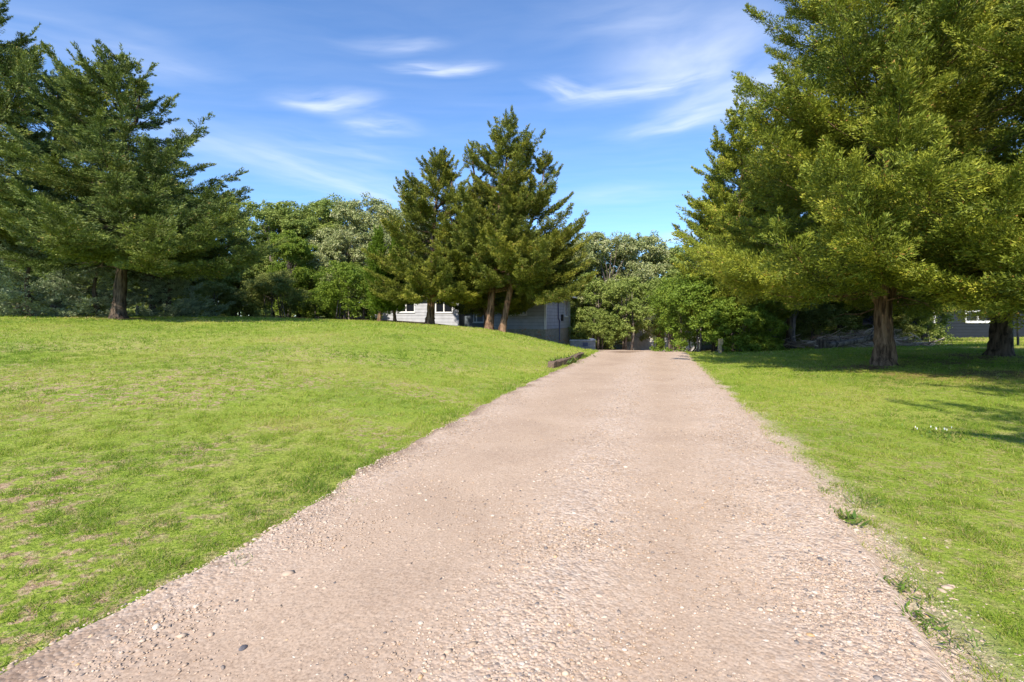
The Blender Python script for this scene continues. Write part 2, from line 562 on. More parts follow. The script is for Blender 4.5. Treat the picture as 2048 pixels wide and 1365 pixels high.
def broadleaf_meshes(name, seed, H, clear, RX, lobes, leaf, per_lobe, trunk_r=.2, lobe_r=(.7, 1.5), zpow=.8, stems=1, tintb=0.0, shape='dome'):
    """a crown of uneven clusters, each made of smaller leaf clumps"""
    rng = np.random.default_rng(seed)
    pr = random.Random(seed)
    a = rng.random(lobes) * 2 * np.pi
    h = rng.random(lobes) ** zpow
    if shape == 'dome':
        rad = RX * np.sqrt(np.clip(1 - (np.abs(h - .38) / .66) ** 2.2, .03, 1)) * rng.uniform(.45, 1.0, lobes)
    else:
        rad = RX * (1 - h * .75) * rng.uniform(.4, 1.0, lobes)
    c = np.stack([np.cos(a) * rad, np.sin(a) * rad, clear + (H - clear) * h], -1)
    lr = rng.uniform(*lobe_r, lobes)
    c[:, 2] -= lr * .6 * (h > .8)
    sub = 14
    sc = np.repeat(c, sub, 0)
    slr = np.repeat(lr, sub)
    d = unit(rng.normal(0, 1, sc.shape) + np.array([0, 0, .25]))
    sc = sc + d * (slr * rng.uniform(.45, 1.05, len(sc)))[:, None] * np.array([1, 1, .8])
    sr = slr * rng.uniform(.22, .45, len(sc))
    pn = max(4, per_lobe // sub)
    li = np.repeat(np.arange(len(sc)), pn)
    dd = unit(rng.normal(0, 1, (len(li), 3)) + np.array([0, 0, .2]))
    pos = sc[li] + dd * (sr[li] * rng.random(len(li)) ** .45)[:, None] * np.array([1.15, 1.15, .8])
    nr = unit(dd * .7 + np.array([0, 0, .55]) + rng.normal(0, .55, pos.shape))
    ld = unit(np.cross(nr, rng.normal(0, 1, pos.shape)))
    ld = unit(ld + np.array([0, 0, -.25]))
    st = rng.random(len(sc)) * .34
    tint = np.clip(rng.beta(2, 2.8, len(li)) * .68 + st[li] + tintb, 0, 1)
    v, f, tn = cards(pos, ld, nr, leaf * rng.uniform(.6, 1.3, len(li)), leaf * .62 * rng.uniform(.7, 1.2, len(li)), tint, True)
    crown = np_mesh(name + '_crown', v, f, tn)
    mb = MB()
    for s in range(stems):
        ox, oy = (pr.uniform(-.5, .5), pr.uniform(-.5, .5)) if stems > 1 else (0, 0)
        top = (pr.uniform(-.4, .4) * RX * .3 + ox, pr.uniform(-.4, .4) * RX * .3 + oy, H * .8)
        pts = [(ox, oy, -.3), (ox * 1.05, oy, clear * .4), (ox * 1.2 + .1, oy, clear), ((ox + top[0]) * .5, (oy + top[1]) * .5, (clear + H) * .45), top]
        mb.tube(pts, [trunk_r * 1.35, trunk_r, trunk_r * .85, trunk_r * .55, trunk_r * .12], 9, .07, pr)
    order = list(range(lobes))
    pr.shuffle(order)
    for i in order[:int(lobes * .55)]:
        p = Vector(c[i])
        z0 = max(clear * .6, p.z * .55)
        k = min(1, z0 / (H * .8))
        s0 = Vector((top[0] * k * .7, top[1] * k * .7, z0))
        mid = (s0 + p) * .5 + Vector((pr.uniform(-.3, .3), pr.uniform(-.3, .3), pr.uniform(-.1, .4)))
        mb.tube([s0, mid, p], [trunk_r * .34, trunk_r * .22, trunk_r * .06], 5, cap=False)
    return mb.mesh(name + '_trunk', True), crown


def plant(name, meshes, loc, label, cat, leafmat, bark, group=None, rz=0.0, scale=1.0, parts=('trunk', 'crown'), sink=0.0):
    r = empty(name, (loc[0], loc[1], gz(loc[0], loc[1]) - sink), label, cat, group, rz)
    r.scale = (scale, scale, scale) if not isinstance(scale, tuple) else scale
    tm, cm = meshes
    link(parts[0], tm, M[bark], r)
    o = link(parts[1], cm, None, r)
    if len(cm.materials) == 0:
        cm.materials.append(M[leafmat])
    elif cm.materials[0] is not M[leafmat]:          # a shared crown mesh in another foliage colour
        o.material_slots[0].link = 'OBJECT'
        o.material_slots[0].material = M[leafmat]
    return r


# ------------------------------------------------------------------ ground sheet
def edge_noise(t, side):
    return .17 * (fbm(t, t * 0 + side * 9.3, 1.1, 31, 3) - .5) + .16 * (vnoise(t, t * 0 + side * 4.1, .20, 77) - .5)


def bare(x, y):
    near = 1 - .75 * sstep(6, 20, y)
    b = sstep(.30, .66, fbm(x, y, 1.6, 23, 4))
    t, s = road_ts(x, y)
    return np.clip(b * near * np.where(s < 0, 1.15, .55), 0, 1)


def litter(x, y):
    """needle litter under the cedars right of the drive"""
    a = np.exp(-(((x - 12.5) / 4.6) ** 2 + ((y - 12.3) / 2.5) ** 2) ** 2)
    b = np.exp(-(((x - 17) / 5.0) ** 2 + ((y - 14.5) / 3.0) ** 2) ** 2)
    c = .8 * np.exp(-(((x - 10.2) / 2.8) ** 2 + ((y - 13.6) / 1.0) ** 2))
    d = .9 * np.exp(-(((x - 7.1) / .5) ** 2 + ((y - 14.4) / .45) ** 2))
    n = fbm(x, y, 1.4, 41, 4)
    ring = 0
    for (tx, ty, tr) in ((11, 14, 1.1), (16.13, 16, 1.2), (14.66, 25, 1.2), (17.4, 32, 1.0), (-17.92, 22, 1.3), (-5.27, 30, 1.0), (-1.58, 30, 1.1), (-.7, 29.6, 1.0)):
        ring = np.maximum(ring, np.exp(-(((x - tx) ** 2 + (y - ty) ** 2) / tr ** 2) ** 1.5))
    a = np.maximum(a, ring * .95 + .0)
    return np.clip((np.maximum.reduce([a, b, c, d])) * sstep(.42, .66, n) * .85 + ring * .5, 0, 1)


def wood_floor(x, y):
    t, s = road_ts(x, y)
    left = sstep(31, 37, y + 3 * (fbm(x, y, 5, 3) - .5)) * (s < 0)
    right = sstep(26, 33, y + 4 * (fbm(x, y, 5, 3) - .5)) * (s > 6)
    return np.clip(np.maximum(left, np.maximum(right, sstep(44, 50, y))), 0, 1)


def sand(x, y):
    t, s = road_ts(x, y)
    sr = s - half_right(t)
    e = np.where(t < 9, .5, .25)
    return np.clip(sstep(e, .05, sr + .5 * (fbm(x, y, .5, 93, 3) - .5)), 0, 1) * (sr > -1) * (t < 26)


gx = np.concatenate([-np.geomspace(900, 60, 14), np.arange(-56, -13, .7), np.arange(-13, 14, .13), np.arange(14, 60, .6), np.geomspace(62, 900, 14)])
gy = np.concatenate([-np.geomspace(300, 8, 10), np.arange(-6, 1, .5), np.arange(1, 16, .13), np.arange(16, 64, .4), np.geomspace(66, 1200, 16)])
X, Y = np.meshgrid(gx, gy)
xs, ys = X.ravel(), Y.ravel()
zs = ground_z(xs, ys)
tt, ss = road_ts(xs, ys)
inside = (ss > -half_left(tt) + .22) & (ss < half_right(tt) - .22) & (tt < 52)
zs = zs - .05 * inside
nx, ny = len(gx), len(gy)
idx = np.arange(nx * ny).reshape(ny, nx)
fq = np.stack([idx[:-1, :-1], idx[:-1, 1:], idx[1:, 1:], idx[1:, :-1]], -1).reshape(-1, 4)
gme = np_mesh('lawn_ground', np.stack([xs, ys, zs], -1), fq, smooth=True)
for nm, fn in (('bare', bare), ('litter', litter), ('wood', wood_floor), ('sand', sand)):
    at_ = gme.attributes.new(nm, 'FLOAT', 'POINT')
    at_.data.foreach_set('value', fn(xs, ys).astype(np.float32))


def ground_mat():
    m, nt, out = new_mat('lawn_ground')
    L = nt.links.new
    tc = N(nt, 'ShaderNodeTexCoord')
    n1 = N(nt, 'ShaderNodeTexNoise', i_Scale=.55, i_Detail=8.0, i_Roughness=.62)
    n2 = N(nt, 'ShaderNodeTexNoise', i_Scale=24.0, i_Detail=5.0, i_Roughness=.7)
    n3 = N(nt, 'ShaderNodeTexNoise', i_Scale=6.0, i_Detail=6.0, i_Roughness=.7)
    for n in (n1, n2, n3):
        L(tc.outputs['Object'], n.inputs['Vector'])
    r1 = ramp(nt, [(.32, (.20, .285, .044)), (.5, (.265, .345, .048)), (.68, (.38, .385, .10))])
    L(n1.outputs['Fac'], r1.inputs['Fac'])
    r2 = ramp(nt, [(.34, (.40, .44, .35)), (.52, (1, 1, 1)), (.70, (1.35, 1.25, 1.25))])
    L(n2.outputs['Fac'], r2.inputs['Fac'])
    mu = N(nt, 'ShaderNodeMix', data_type='RGBA', blend_type='MULTIPLY')
    mu.inputs['Factor'].default_value = .75
    L(r1.outputs[0], mu.inputs[6]); L(r2.outputs[0], mu.inputs[7])
    soil = ramp(nt, [(.35, (.19, .125, .07)), (.5, (.40, .28, .17)), (.66, (.58, .46, .30))])
    L(n2.outputs['Fac'], soil.inputs['Fac'])
    needle = ramp(nt, [(.35, (.10, .055, .03)), (.52, (.24, .14, .075)), (.68, (.42, .26, .15))])
    L(n3.outputs['Fac'], needle.inputs['Fac'])
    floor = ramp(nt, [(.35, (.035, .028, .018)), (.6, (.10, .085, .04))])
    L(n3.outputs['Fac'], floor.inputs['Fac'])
    col = mu.outputs[2]
    n4 = N(nt, 'ShaderNodeTexNoise', i_Scale=8.5, i_Detail=5.0, i_Roughness=.65)
    L(tc.outputs['Object'], n4.inputs['Vector'])
    fl = ramp(nt, [(.47, (0, 0, 0)), (.58, (1, 1, 1))])
    L(n4.outputs['Fac'], fl.inputs['Fac'])
    grit = ramp(nt, [(.35, (.36, .27, .20)), (.5, (.54, .42, .32)), (.66, (.66, .54, .43))])
    L(n2.outputs['Fac'], grit.inputs['Fac'])
    for nm, src in (('bare', soil), ('litter', needle), ('wood', floor), ('sand', grit)):
        a = N(nt, 'ShaderNodeAttribute', attribute_name=nm)
        mx = N(nt, 'ShaderNodeMix', data_type='RGBA')
        if nm == 'bare':
            k = N(nt, 'ShaderNodeMath', operation='MULTIPLY')
            L(a.outputs['Fac'], k.inputs[0]); L(fl.outputs[0], k.inputs[1])
            L(k.outputs[0], mx.inputs['Factor'])
        else:
            L(a.outputs['Fac'], mx.inputs['Factor'])
        L(col, mx.inputs[6]); L(src.outputs[0], mx.inputs[7])
        col = mx.outputs[2]
    b = N(nt, 'ShaderNodeBump', i_Strength=.8, i_Distance=.04)
    L(n2.outputs['Fac'], b.inputs['Height'])
    p = N(nt, 'ShaderNodeBsdfPrincipled', i_Roughness=.9)
    p.inputs['Specular IOR Level'].default_value = .1
    L(col, p.inputs['Base Color']); L(b.outputs[0], p.inputs['Normal'])
    L(p.outputs[0], out.inputs['Surface'])
    return m


tag(link('ground', gme, ground_mat()), kind='structure')

# ------------------------------------------------------------------ gravel drive
ts_ = np.concatenate([np.arange(-5, 14, .1), np.arange(14, 52, .3)])
NS = 61
uu = np.linspace(-1, 1, NS)
T2, U2 = np.meshgrid(ts_, uu, indexing='ij')
el_ = half_left(T2) + edge_noise(T2, -1)
er_ = half_right(T2) + edge_noise(T2, 1) + .08 * sstep(8, 2, T2) + .06
S2 = np.where(U2 < 0, U2 * el_, U2 * er_)
RX_, RY_ = road_xy(T2, S2)


def lane_loose(t, s):
    """1 where stones lie loose (crown of the drive and the verges), 0 in the packed wheel tracks"""
    wob = .25 * (fbm(t, s, 2.5, 61, 3) - .5)
    mid = np.exp(-((s - .12 + wob) / .42) ** 2)
    lft = np.exp(-((s + 2.0 + wob) / .40) ** 2)
    rgt = np.maximum(np.exp(-((s - 1.75 + wob) / .55) ** 2), .75 * sstep(1.8, 2.2, s))
    return np.clip(np.maximum.reduce([mid, .8 * lft, rgt]) * (.55 + .9 * fbm(t, s, .9, 62, 3)), 0, 1)


loose = lane_loose(T2, S2)
RZ_ = ground_z(RX_, RY_) + .016 + .028 * loose + .018 * (fbm(RX_, RY_, .55, 9, 4) - .5) - .045 * (np.abs(U2) > .985)
idx = np.arange(len(ts_) * NS).reshape(len(ts_), NS)
fq = np.stack([idx[:-1, :-1], idx[:-1, 1:], idx[1:, 1:], idx[1:, :-1]], -1).reshape(-1, 4)
dme = np_mesh('driveway', np.stack([RX_, RY_, RZ_], -1).reshape(-1, 3), fq, smooth=True)
at_ = dme.attributes.new('loose', 'FLOAT', 'POINT')
at_.data.foreach_set('value', loose.ravel().astype(np.float32))


dark_mask = np.exp(-(((T2 - 23.6) / .7) ** 2 + ((S2 + .55 - .4 * (T2 - 23.6)) / .75) ** 2) ** 2) * sstep(.35, .55, fbm(RX_, RY_, .8, 15, 3) + .12)  # darker brown patch across the drive near its crest
dark_mask = np.maximum(dark_mask, .75 * np.exp(-((S2 + half_left(T2) + edge_noise(T2, -1) - .07) / .16) ** 2) * sstep(.40, .62, fbm(RX_, RY_, .45, 19, 3)))  # plus patchy dark soil along the left edge
at_ = dme.attributes.new('dark_mask', 'FLOAT', 'POINT')
at_.data.foreach_set('value', dark_mask.ravel().astype(np.float32))


def gravel_mat():
    m, nt, out = new_mat('gravel_drive')
    L = nt.links.new
    tc = N(nt, 'ShaderNodeTexCoord')
    a = N(nt, 'ShaderNodeAttribute', attribute_name='loose')
    big = N(nt, 'ShaderNodeTexNoise', i_Scale=.8, i_Detail=6.0, i_Roughness=.6)
    fine = N(nt, 'ShaderNodeTexNoise', i_Scale=70.0, i_Detail=4.0, i_Roughness=.7)
    v1 = N(nt, 'ShaderNodeTexVoronoi', i_Scale=52.0)
    v2 = N(nt, 'ShaderNodeTexVoronoi', i_Scale=25.0)
    for n in (big, fine, v1, v2):
        L(tc.outputs['Object'], n.inputs['Vector'])
    base = ramp(nt, [(.3, (0.365, 0.265, 0.193)), (.55, (0.451, 0.336, 0.246)), (.75, (0.504, 0.385, 0.294))])
    L(big.outputs['Fac'], base.inputs['Fac'])
    fr = ramp(nt, [(.32, (.42, .39, .37)), (.5, (1, 1, 1)), (.68, (1.3, 1.3, 1.3))])
    L(fine.outputs['Fac'], fr.inputs['Fac'])
    m1 = N(nt, 'ShaderNodeMix', data_type='RGBA', blend_type='MULTIPLY')
    m1.inputs['Factor'].default_value = .8
    L(base.outputs[0], m1.inputs[6]); L(fr.outputs[0], m1.inputs[7])
    sep = N(nt, 'ShaderNodeSeparateColor')
    L(v1.outputs['Color'], sep.inputs[0])
    st = ramp(nt, [(0, (.30, .26, .24)), (.12, (0.382, 0.273, 0.201)), (.4, (0.486, 0.362, 0.274)), (.7, (0.547, 0.427, 0.336)), (.93, (0.608, 0.505, 0.418))])
    L(sep.outputs[0], st.inputs['Fac'])
    sep2 = N(nt, 'ShaderNodeSeparateColor')
    L(v2.outputs['Color'], sep2.inputs[0])
    st2 = ramp(nt, [(0, (.24, .22, .22)), (.1, (0.382, 0.279, 0.205)), (.5, (0.496, 0.370, 0.283)), (.9, (0.608, 0.505, 0.426))])
    L(sep2.outputs[0], st2.inputs['Fac'])
    pick = N(nt, 'ShaderNodeMix', data_type='RGBA')
    pick.inputs['Factor'].default_value = .4
    L(st.outputs[0], pick.inputs[6]); L(st2.outputs[0], pick.inputs[7])
    fac = N(nt, 'ShaderNodeMapRange')
    fac.inputs['To Min'].default_value = .18
    fac.inputs['To Max'].default_value = .95
    L(a.outputs['Fac'], fac.inputs['Value'])
    m2 = N(nt, 'ShaderNodeMix', data_type='RGBA')
    L(fac.outputs[0], m2.inputs['Factor'])
    L(m1.outputs[2], m2.inputs[6]); L(pick.outputs[2], m2.inputs[7])
    da = N(nt, 'ShaderNodeAttribute', attribute_name='dark_mask')
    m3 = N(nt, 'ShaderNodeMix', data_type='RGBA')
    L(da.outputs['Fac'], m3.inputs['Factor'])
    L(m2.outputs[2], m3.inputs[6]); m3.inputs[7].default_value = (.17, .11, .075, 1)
    h = N(nt, 'ShaderNodeMath', operation='ADD')
    L(v1.outputs['Distance'], h.inputs[0]); L(v2.outputs['Distance'], h.inputs[1])
    bs = N(nt, 'ShaderNodeMath', operation='MULTIPLY')
    L(fac.outputs[0], bs.inputs[0]); bs.inputs[1].default_value = .75
    b = N(nt, 'ShaderNodeBump', i_Distance=.012, invert=True)
    L(h.outputs[0], b.inputs['Height']); L(bs.outputs[0], b.inputs['Strength'])
    p = N(nt, 'ShaderNodeBsdfPrincipled', i_Roughness=.9)
    p.inputs['Specular IOR Level'].default_value = .15
    L(m3.outputs[2], p.inputs['Base Color']); L(b.outputs[0], p.inputs['Normal'])
    L(p.outputs[0], out.inputs['Surface'])
    return m


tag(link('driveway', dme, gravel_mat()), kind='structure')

# loose stones
rng = np.random.default_rng(4)
PH = (1 + 5 ** .5) / 2
ico_v = unit(np.array([(-1, PH, 0), (1, PH, 0), (-1, -PH, 0), (1, -PH, 0), (0, -1, PH), (0, 1, PH), (0, -1, -PH), (0, 1, -PH), (PH, 0, -1), (PH, 0, 1), (-PH, 0, -1), (-PH, 0, 1)], float))
ico_f = np.array([(0, 11, 5), (0, 5, 1), (0, 1, 7), (0, 7, 10), (0, 10, 11), (1, 5, 9), (5, 11, 4), (11, 10, 2), (10, 7, 6), (7, 1, 8), (3, 9, 4), (3, 4, 2), (3, 2, 6), (3, 6, 8), (3, 8, 9), (4, 9, 5), (2, 4, 11), (6, 2, 10), (8, 6, 7), (9, 8, 1)])
oct_v = np.array([(1, 0, 0), (-1, 0, 0), (0, 1, 0), (0, -1, 0), (0, 0, 1), (0, 0, -1)], float)
oct_f = np.array([(0, 2, 4), (2, 1, 4), (1, 3, 4), (3, 0, 4), (2, 0, 5), (1, 2, 5), (3, 1, 5), (0, 3, 5)])


def stones(n_t, t0, t1, dens, size, sig, bv, bf, s_lo=-2.6, s_hi=3.3, fixed=None):
    n = int((t1 - t0) * (s_hi - s_lo) * dens)
    t = rng.uniform(t0, t1, n)
    s = rng.uniform(s_lo, s_hi, n)
    pr_ = .10 + .75 * lane_loose(t, s)
    inside = (s > -half_left(t) - edge_noise(t, -1) + .03) & (s < half_right(t) + .16 * sstep(9, 2, t) + .06 + edge_noise(t, 1) + rng.exponential(.10, n))
    keep = inside & (rng.random(n) < pr_)
    t, s = t[keep], s[keep]
    x, y = road_xy(t, s)
    ok = (y > 1.0)
    t, s, x, y = t[ok], s[ok], x[ok], y[ok]
    n = len(t)
    r = size * np.exp(rng.normal(0, sig, n))
    on = s < half_right(t) + edge_noise(t, 1) + .04
    z = ground_z(x, y) + (.016 + .028 * lane_loose(t, s)) * on + r * .02
    ang = rng.random(n) * 6.283
    k = len(bv)
    v = bv[None] * rng.uniform(.72, 1.22, (n, k, 1))
    v = v * (np.stack([rng.uniform(.8, 1.4, n), rng.uniform(.65, 1.0, n), rng.uniform(.28, .55, n)], -1) * r[:, None])[:, None, :]
    ca, sa = np.cos(ang)[:, None], np.sin(ang)[:, None]
    v = np.stack([v[..., 0] * ca - v[..., 1] * sa, v[..., 0] * sa + v[..., 1] * ca, v[..., 2]], -1)
    v = v + np.stack([x, y, z], -1)[:, None, :]
    f = bf[None] + (np.arange(n) * k)[:, None, None]
    return v.reshape(-1, 3), f.reshape(-1, 3), np.repeat(rng.random(n), k)


packs = [stones(0, .8, 5, 6500, .0052, .46, ico_v, ico_f), stones(0, .8, 6, 45, .0105, .35, ico_v, ico_f),
         stones(0, 5, 10, 2300, .0068, .38, oct_v, oct_f), stones(0, 10, 26, 420, .0098, .35, oct_v, oct_f)]
V, Fc, Tn, off = [], [], [], 0
for v, f, tn in packs:
    V.append(v); Fc.append(f + off); Tn.append(tn); off += len(v)
M['stone'] = tint_mat('loose_stone', [(0, (.09, .085, .09)), (.03, (.20, .175, .165)), (.10, (.36, .27, .20)), (.35, (0.451, 0.332, 0.246)), (.6, (0.486, 0.370, 0.279)), (.85, (0.522, 0.415, 0.327)), (.96, (0.608, 0.523, 0.442)), (1, (.54, .33, .16))], .8, .3)
st_o = link('gravel', np_mesh('gravel', np.concatenate(V), np.concatenate(Fc), np.concatenate(Tn)), M['stone'])
tag(st_o, kind='stuff')

# ------------------------------------------------------------------ grass
rng = np.random.default_rng(8)


def blades(y0, y1, dens, length, width, extra_tall=.0):
    wmax = 1.25 * y1 + 1.6
    n = int(2 * wmax * (y1 - y0) * dens)
    x = rng.uniform(-wmax, wmax, n)
    y = rng.uniform(y0, y1, n)
    ok = np.abs(x) < 1.25 * y + 1.6
    x, y = x[ok], y[ok]
    t, s = road_ts(x, y)
    el = half_left(t) + edge_noise(t, -1)
    er = half_right(t) + edge_noise(t, 1)
    pl = sstep(-.26, .14, -s - el)
    pl = np.maximum(pl, .55 * sstep(-.55, -.02, -s - el) * sstep(.56, .66, fbm(x, y, .30, 87, 2)))
    prr = sstep(-.10, np.where(t < 9, .60, .30), s - er) + .40 * sstep(-.40, .1, s - er) * sstep(.54, .64, fbm(x, y, .28, 88, 2))
    p = np.where(s < 0, pl, prr)
    clump = .45 * fbm(x, y, .28, 51, 3) + .55 * vnoise(x, y, .13, 52)
    p = p * (1 - .75 * bare(x, y) * sstep(.46, .60, fbm(x, y, .14, 57, 2))) * (.55 + .6 * sstep(.32, .58, clump)) * (1 - .88 * litter(x, y)) * (1 - .92 * wood_floor(x, y))
    keep = rng.random(len(x)) < p
    x, y, s, el, clump = x[keep], y[keep], s[keep], el[keep], clump[keep]
    n = len(x)
    edge = np.exp(-((-s - el - .12) / .25) ** 2) * (s < 0)
    tall = .48 + 1.0 * sstep(.42, .74, clump) + .45 * edge
    L = length * tall * rng.uniform(.45, 1.35, n)
    z = ground_z(x, y) - .004
    tilt = rng.normal(0, .72, (n, 2))
    d = unit(np.concatenate([tilt, np.ones((n, 1))], 1))
    a = rng.random(n) * 6.283
    nr = np.stack([np.cos(a), np.sin(a), 0 * a], -1)
    patch = fbm(x, y, 2.2, 71, 4)
    tint = np.clip(rng.beta(2, 2, n) * .62 + (patch - .5) * 1.1 + .18 - .05 * sstep(.45, .7, clump) - .10 * edge + .10 * sstep(8, 20, y), 0, 1)
    tint[rng.random(n) < .035] = .97
    flat = rng.random(n) < .15                      # cut and dry stalks lying between the blades
    d[flat, 2] *= .12
    d = unit(d)
    nr[flat] = (0, 0, 1.)
    tint = np.where(flat, np.clip(.72 + .28 * rng.random(n), 0, 1), tint)
    z = z + np.where(flat, .008 + .012 * rng.random(n), 0)
    return cards(np.stack([x, y, z], -1), d, nr, L, width * rng.uniform(.7, 1.4, n), tint)


V, Fc, Tn, off = [], [], [], 0
for args in ((1.2, 4, 8500, .044, .0042), (4, 7, 5200, .044, .0055), (7, 12, 2200, .048, .009), (12, 20, 800, .056, .015), (20, 33, 260, .075, .026)):
    v, f, tn = blades(*args)
    V.append(v); Fc.append(f + off); Tn.append(tn); off += len(v)
print('grass blades', off // 3)
tag(link('grass', np_mesh('grass', np.concatenate(V), np.concatenate(Fc), np.concatenate(Tn)), M['grass']), kind='stuff')

# ------------------------------------------------------------------ conifers
left_prof = [(.10, 4.6), (.22, 6.2), (.40, 5.9), (.58, 4.5), (.78, 2.7), (.90, 1.35), (1, .25)]
lm1 = conifer_meshes('tall_cedar', 11, 12.7, 3.2, left_prof, 142, .125, .038, per_m=50, trunk_r=.24, twig_gap=.062, skirt=12, up=.06, flat=.5,
                     extra=[(2.9, -8, 6.6, -3), (3.2, 15, 6.4, 0), (2.8, -35, 5.6, -2), (3.0, 200, 6.0, 0), (3.5, -15, 6.7, 3)],
                     leaders=[(8.6, -1.6, -.4, 3.0, 1.5, 16), (9.6, .9, -.3, 2.0, 1.1, 10)], dead=14)
lm2 = conifer_meshes('tall_cedar_b', 12, 13.6, 3.3, [(.10, 4.6), (.22, 5.6), (.40, 5.5), (.58, 4.2), (.78, 2.4), (.90, 1.1), (1, .25)], 130, .125, .038, per_m=50, trunk_r=.24, twig_gap=.065, up=.06, flat=.5, leaders=[(9.5, 1.2, 0, 2.4, 1.2, 12)])
CED = 'tall cedars on the left lawn edge'
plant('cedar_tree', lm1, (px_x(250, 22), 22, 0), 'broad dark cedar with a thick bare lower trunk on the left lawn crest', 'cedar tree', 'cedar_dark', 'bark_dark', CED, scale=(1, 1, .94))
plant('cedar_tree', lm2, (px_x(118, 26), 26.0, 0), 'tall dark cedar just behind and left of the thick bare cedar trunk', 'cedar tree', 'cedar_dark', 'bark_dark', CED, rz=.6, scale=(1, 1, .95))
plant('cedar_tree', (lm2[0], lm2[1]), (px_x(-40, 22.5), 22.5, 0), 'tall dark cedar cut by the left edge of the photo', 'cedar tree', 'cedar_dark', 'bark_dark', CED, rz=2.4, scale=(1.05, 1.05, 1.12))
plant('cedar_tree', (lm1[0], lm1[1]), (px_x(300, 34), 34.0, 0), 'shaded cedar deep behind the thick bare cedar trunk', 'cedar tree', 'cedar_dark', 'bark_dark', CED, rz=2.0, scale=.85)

sp = conifer_meshes('blue_spruce', 21, 4.6, .1, [(.02, 2.9), (.15, 2.8), (.5, 1.8), (1, .15)], 85, .12, .05, per_m=30, trunk_r=.12, el0=-2, el1=35, twig_gap=.15, bare=.1)
SPR = 'blue spruces along the lawn crest'
for px, d, sc, lab in ((60, 22.6, (1, 1, .86), 'pale blue-green spruce at the far left under the dark cedars'), (190, 23.4, (.9, .9, .80), 'pale blue-green spruce just left of the thick bare cedar trunk'), (335, 26, (1.05, 1.05, .9), 'dark bluish spruce in the shade right of the thick bare cedar trunk')):
    plant('blue_spruce', sp, (px_x(px, d), d, 0), lab, 'spruce tree', 'spruce', 'bark_dark', SPR, rz=px * .01, scale=sc)

# centre clump in front of the house
CEN = 'cedars in front of the grey house'
c1 = conifer_meshes('columnar_cedar', 31, 5.5, .55, [(.1, 1.15), (.4, 1.1), (.7, .75), (1, .1)], 260, .13, .055, per_m=34, trunk_r=.11, el0=25, el1=70, twig_gap=.075, curl=.25, bare=.05, limb=False)
plant('columnar_cedar', c1, (px_x(759, 31), 31, 0), 'bright green columnar cedar with the leftmost pointed top beside the house', 'cedar tree', 'columnar', 'bark_red', 'columnar cedars beside the house')
plant('columnar_cedar', c1, (px_x(789, 31.3), 31.3, 0), 'bright green columnar cedar, right one of the pair beside the house', 'cedar tree', 'columnar', 'bark_red', 'columnar cedars beside the house', rz=2.1, scale=(.95, .95, 1))
c2 = conifer_meshes('lawn_cedar', 32, 10.4, 2.1, [(.1, 2.8), (.25, 3.9), (.45, 3.6), (.65, 2.8), (.82, 2.0), (.93, 1.1), (1, .3)], 122, .125, .042, per_m=44, trunk_r=.25, lean=(.75, 0), twig_gap=.046,
                    leaders=[(5.0, 2.3, .2, 3.0, 1.7, 22), (7.6, -1.0, 0, 1.5, 1.2, 12), (7.9, 1.5, -.3, 1.3, 1.1, 10)], lmin=.4, bare=.22, skirt=24,
                    extra=[(2.0, 200, 3.4, -8), (2.0, 250, 3.0, -12), (2.1, 300, 3.2, -10), (2.2, 160, 3.4, -6), (2.3, 225, 3.4, -9), (2.2, 345, 3.4, -8)])
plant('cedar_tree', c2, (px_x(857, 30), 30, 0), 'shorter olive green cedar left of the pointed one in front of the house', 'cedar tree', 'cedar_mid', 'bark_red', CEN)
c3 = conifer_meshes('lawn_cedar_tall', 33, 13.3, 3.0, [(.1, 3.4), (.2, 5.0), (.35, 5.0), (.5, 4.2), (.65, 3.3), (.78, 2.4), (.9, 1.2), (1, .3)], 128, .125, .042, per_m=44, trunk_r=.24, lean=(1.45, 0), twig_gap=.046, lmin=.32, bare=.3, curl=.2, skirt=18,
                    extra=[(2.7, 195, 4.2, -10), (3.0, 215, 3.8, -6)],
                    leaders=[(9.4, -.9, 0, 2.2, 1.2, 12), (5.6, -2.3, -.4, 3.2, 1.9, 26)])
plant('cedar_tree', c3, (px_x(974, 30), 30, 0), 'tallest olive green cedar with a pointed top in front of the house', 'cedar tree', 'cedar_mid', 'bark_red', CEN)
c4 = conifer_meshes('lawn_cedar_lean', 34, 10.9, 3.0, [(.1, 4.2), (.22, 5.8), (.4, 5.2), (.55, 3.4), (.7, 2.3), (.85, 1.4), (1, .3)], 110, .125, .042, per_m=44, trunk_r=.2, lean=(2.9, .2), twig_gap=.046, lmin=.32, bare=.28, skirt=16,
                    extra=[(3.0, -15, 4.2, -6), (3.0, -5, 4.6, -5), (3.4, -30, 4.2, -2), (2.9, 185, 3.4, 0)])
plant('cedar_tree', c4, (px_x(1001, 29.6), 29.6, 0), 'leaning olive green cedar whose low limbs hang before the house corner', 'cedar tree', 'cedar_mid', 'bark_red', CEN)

plant('cedar_tree', c2, (px_x(977, 32.6), 32.6, 0), 'cedar close behind the tallest cedar, filling its left side', 'cedar tree', 'cedar_mid', 'bark_red', CEN, rz=2.6, scale=.98)

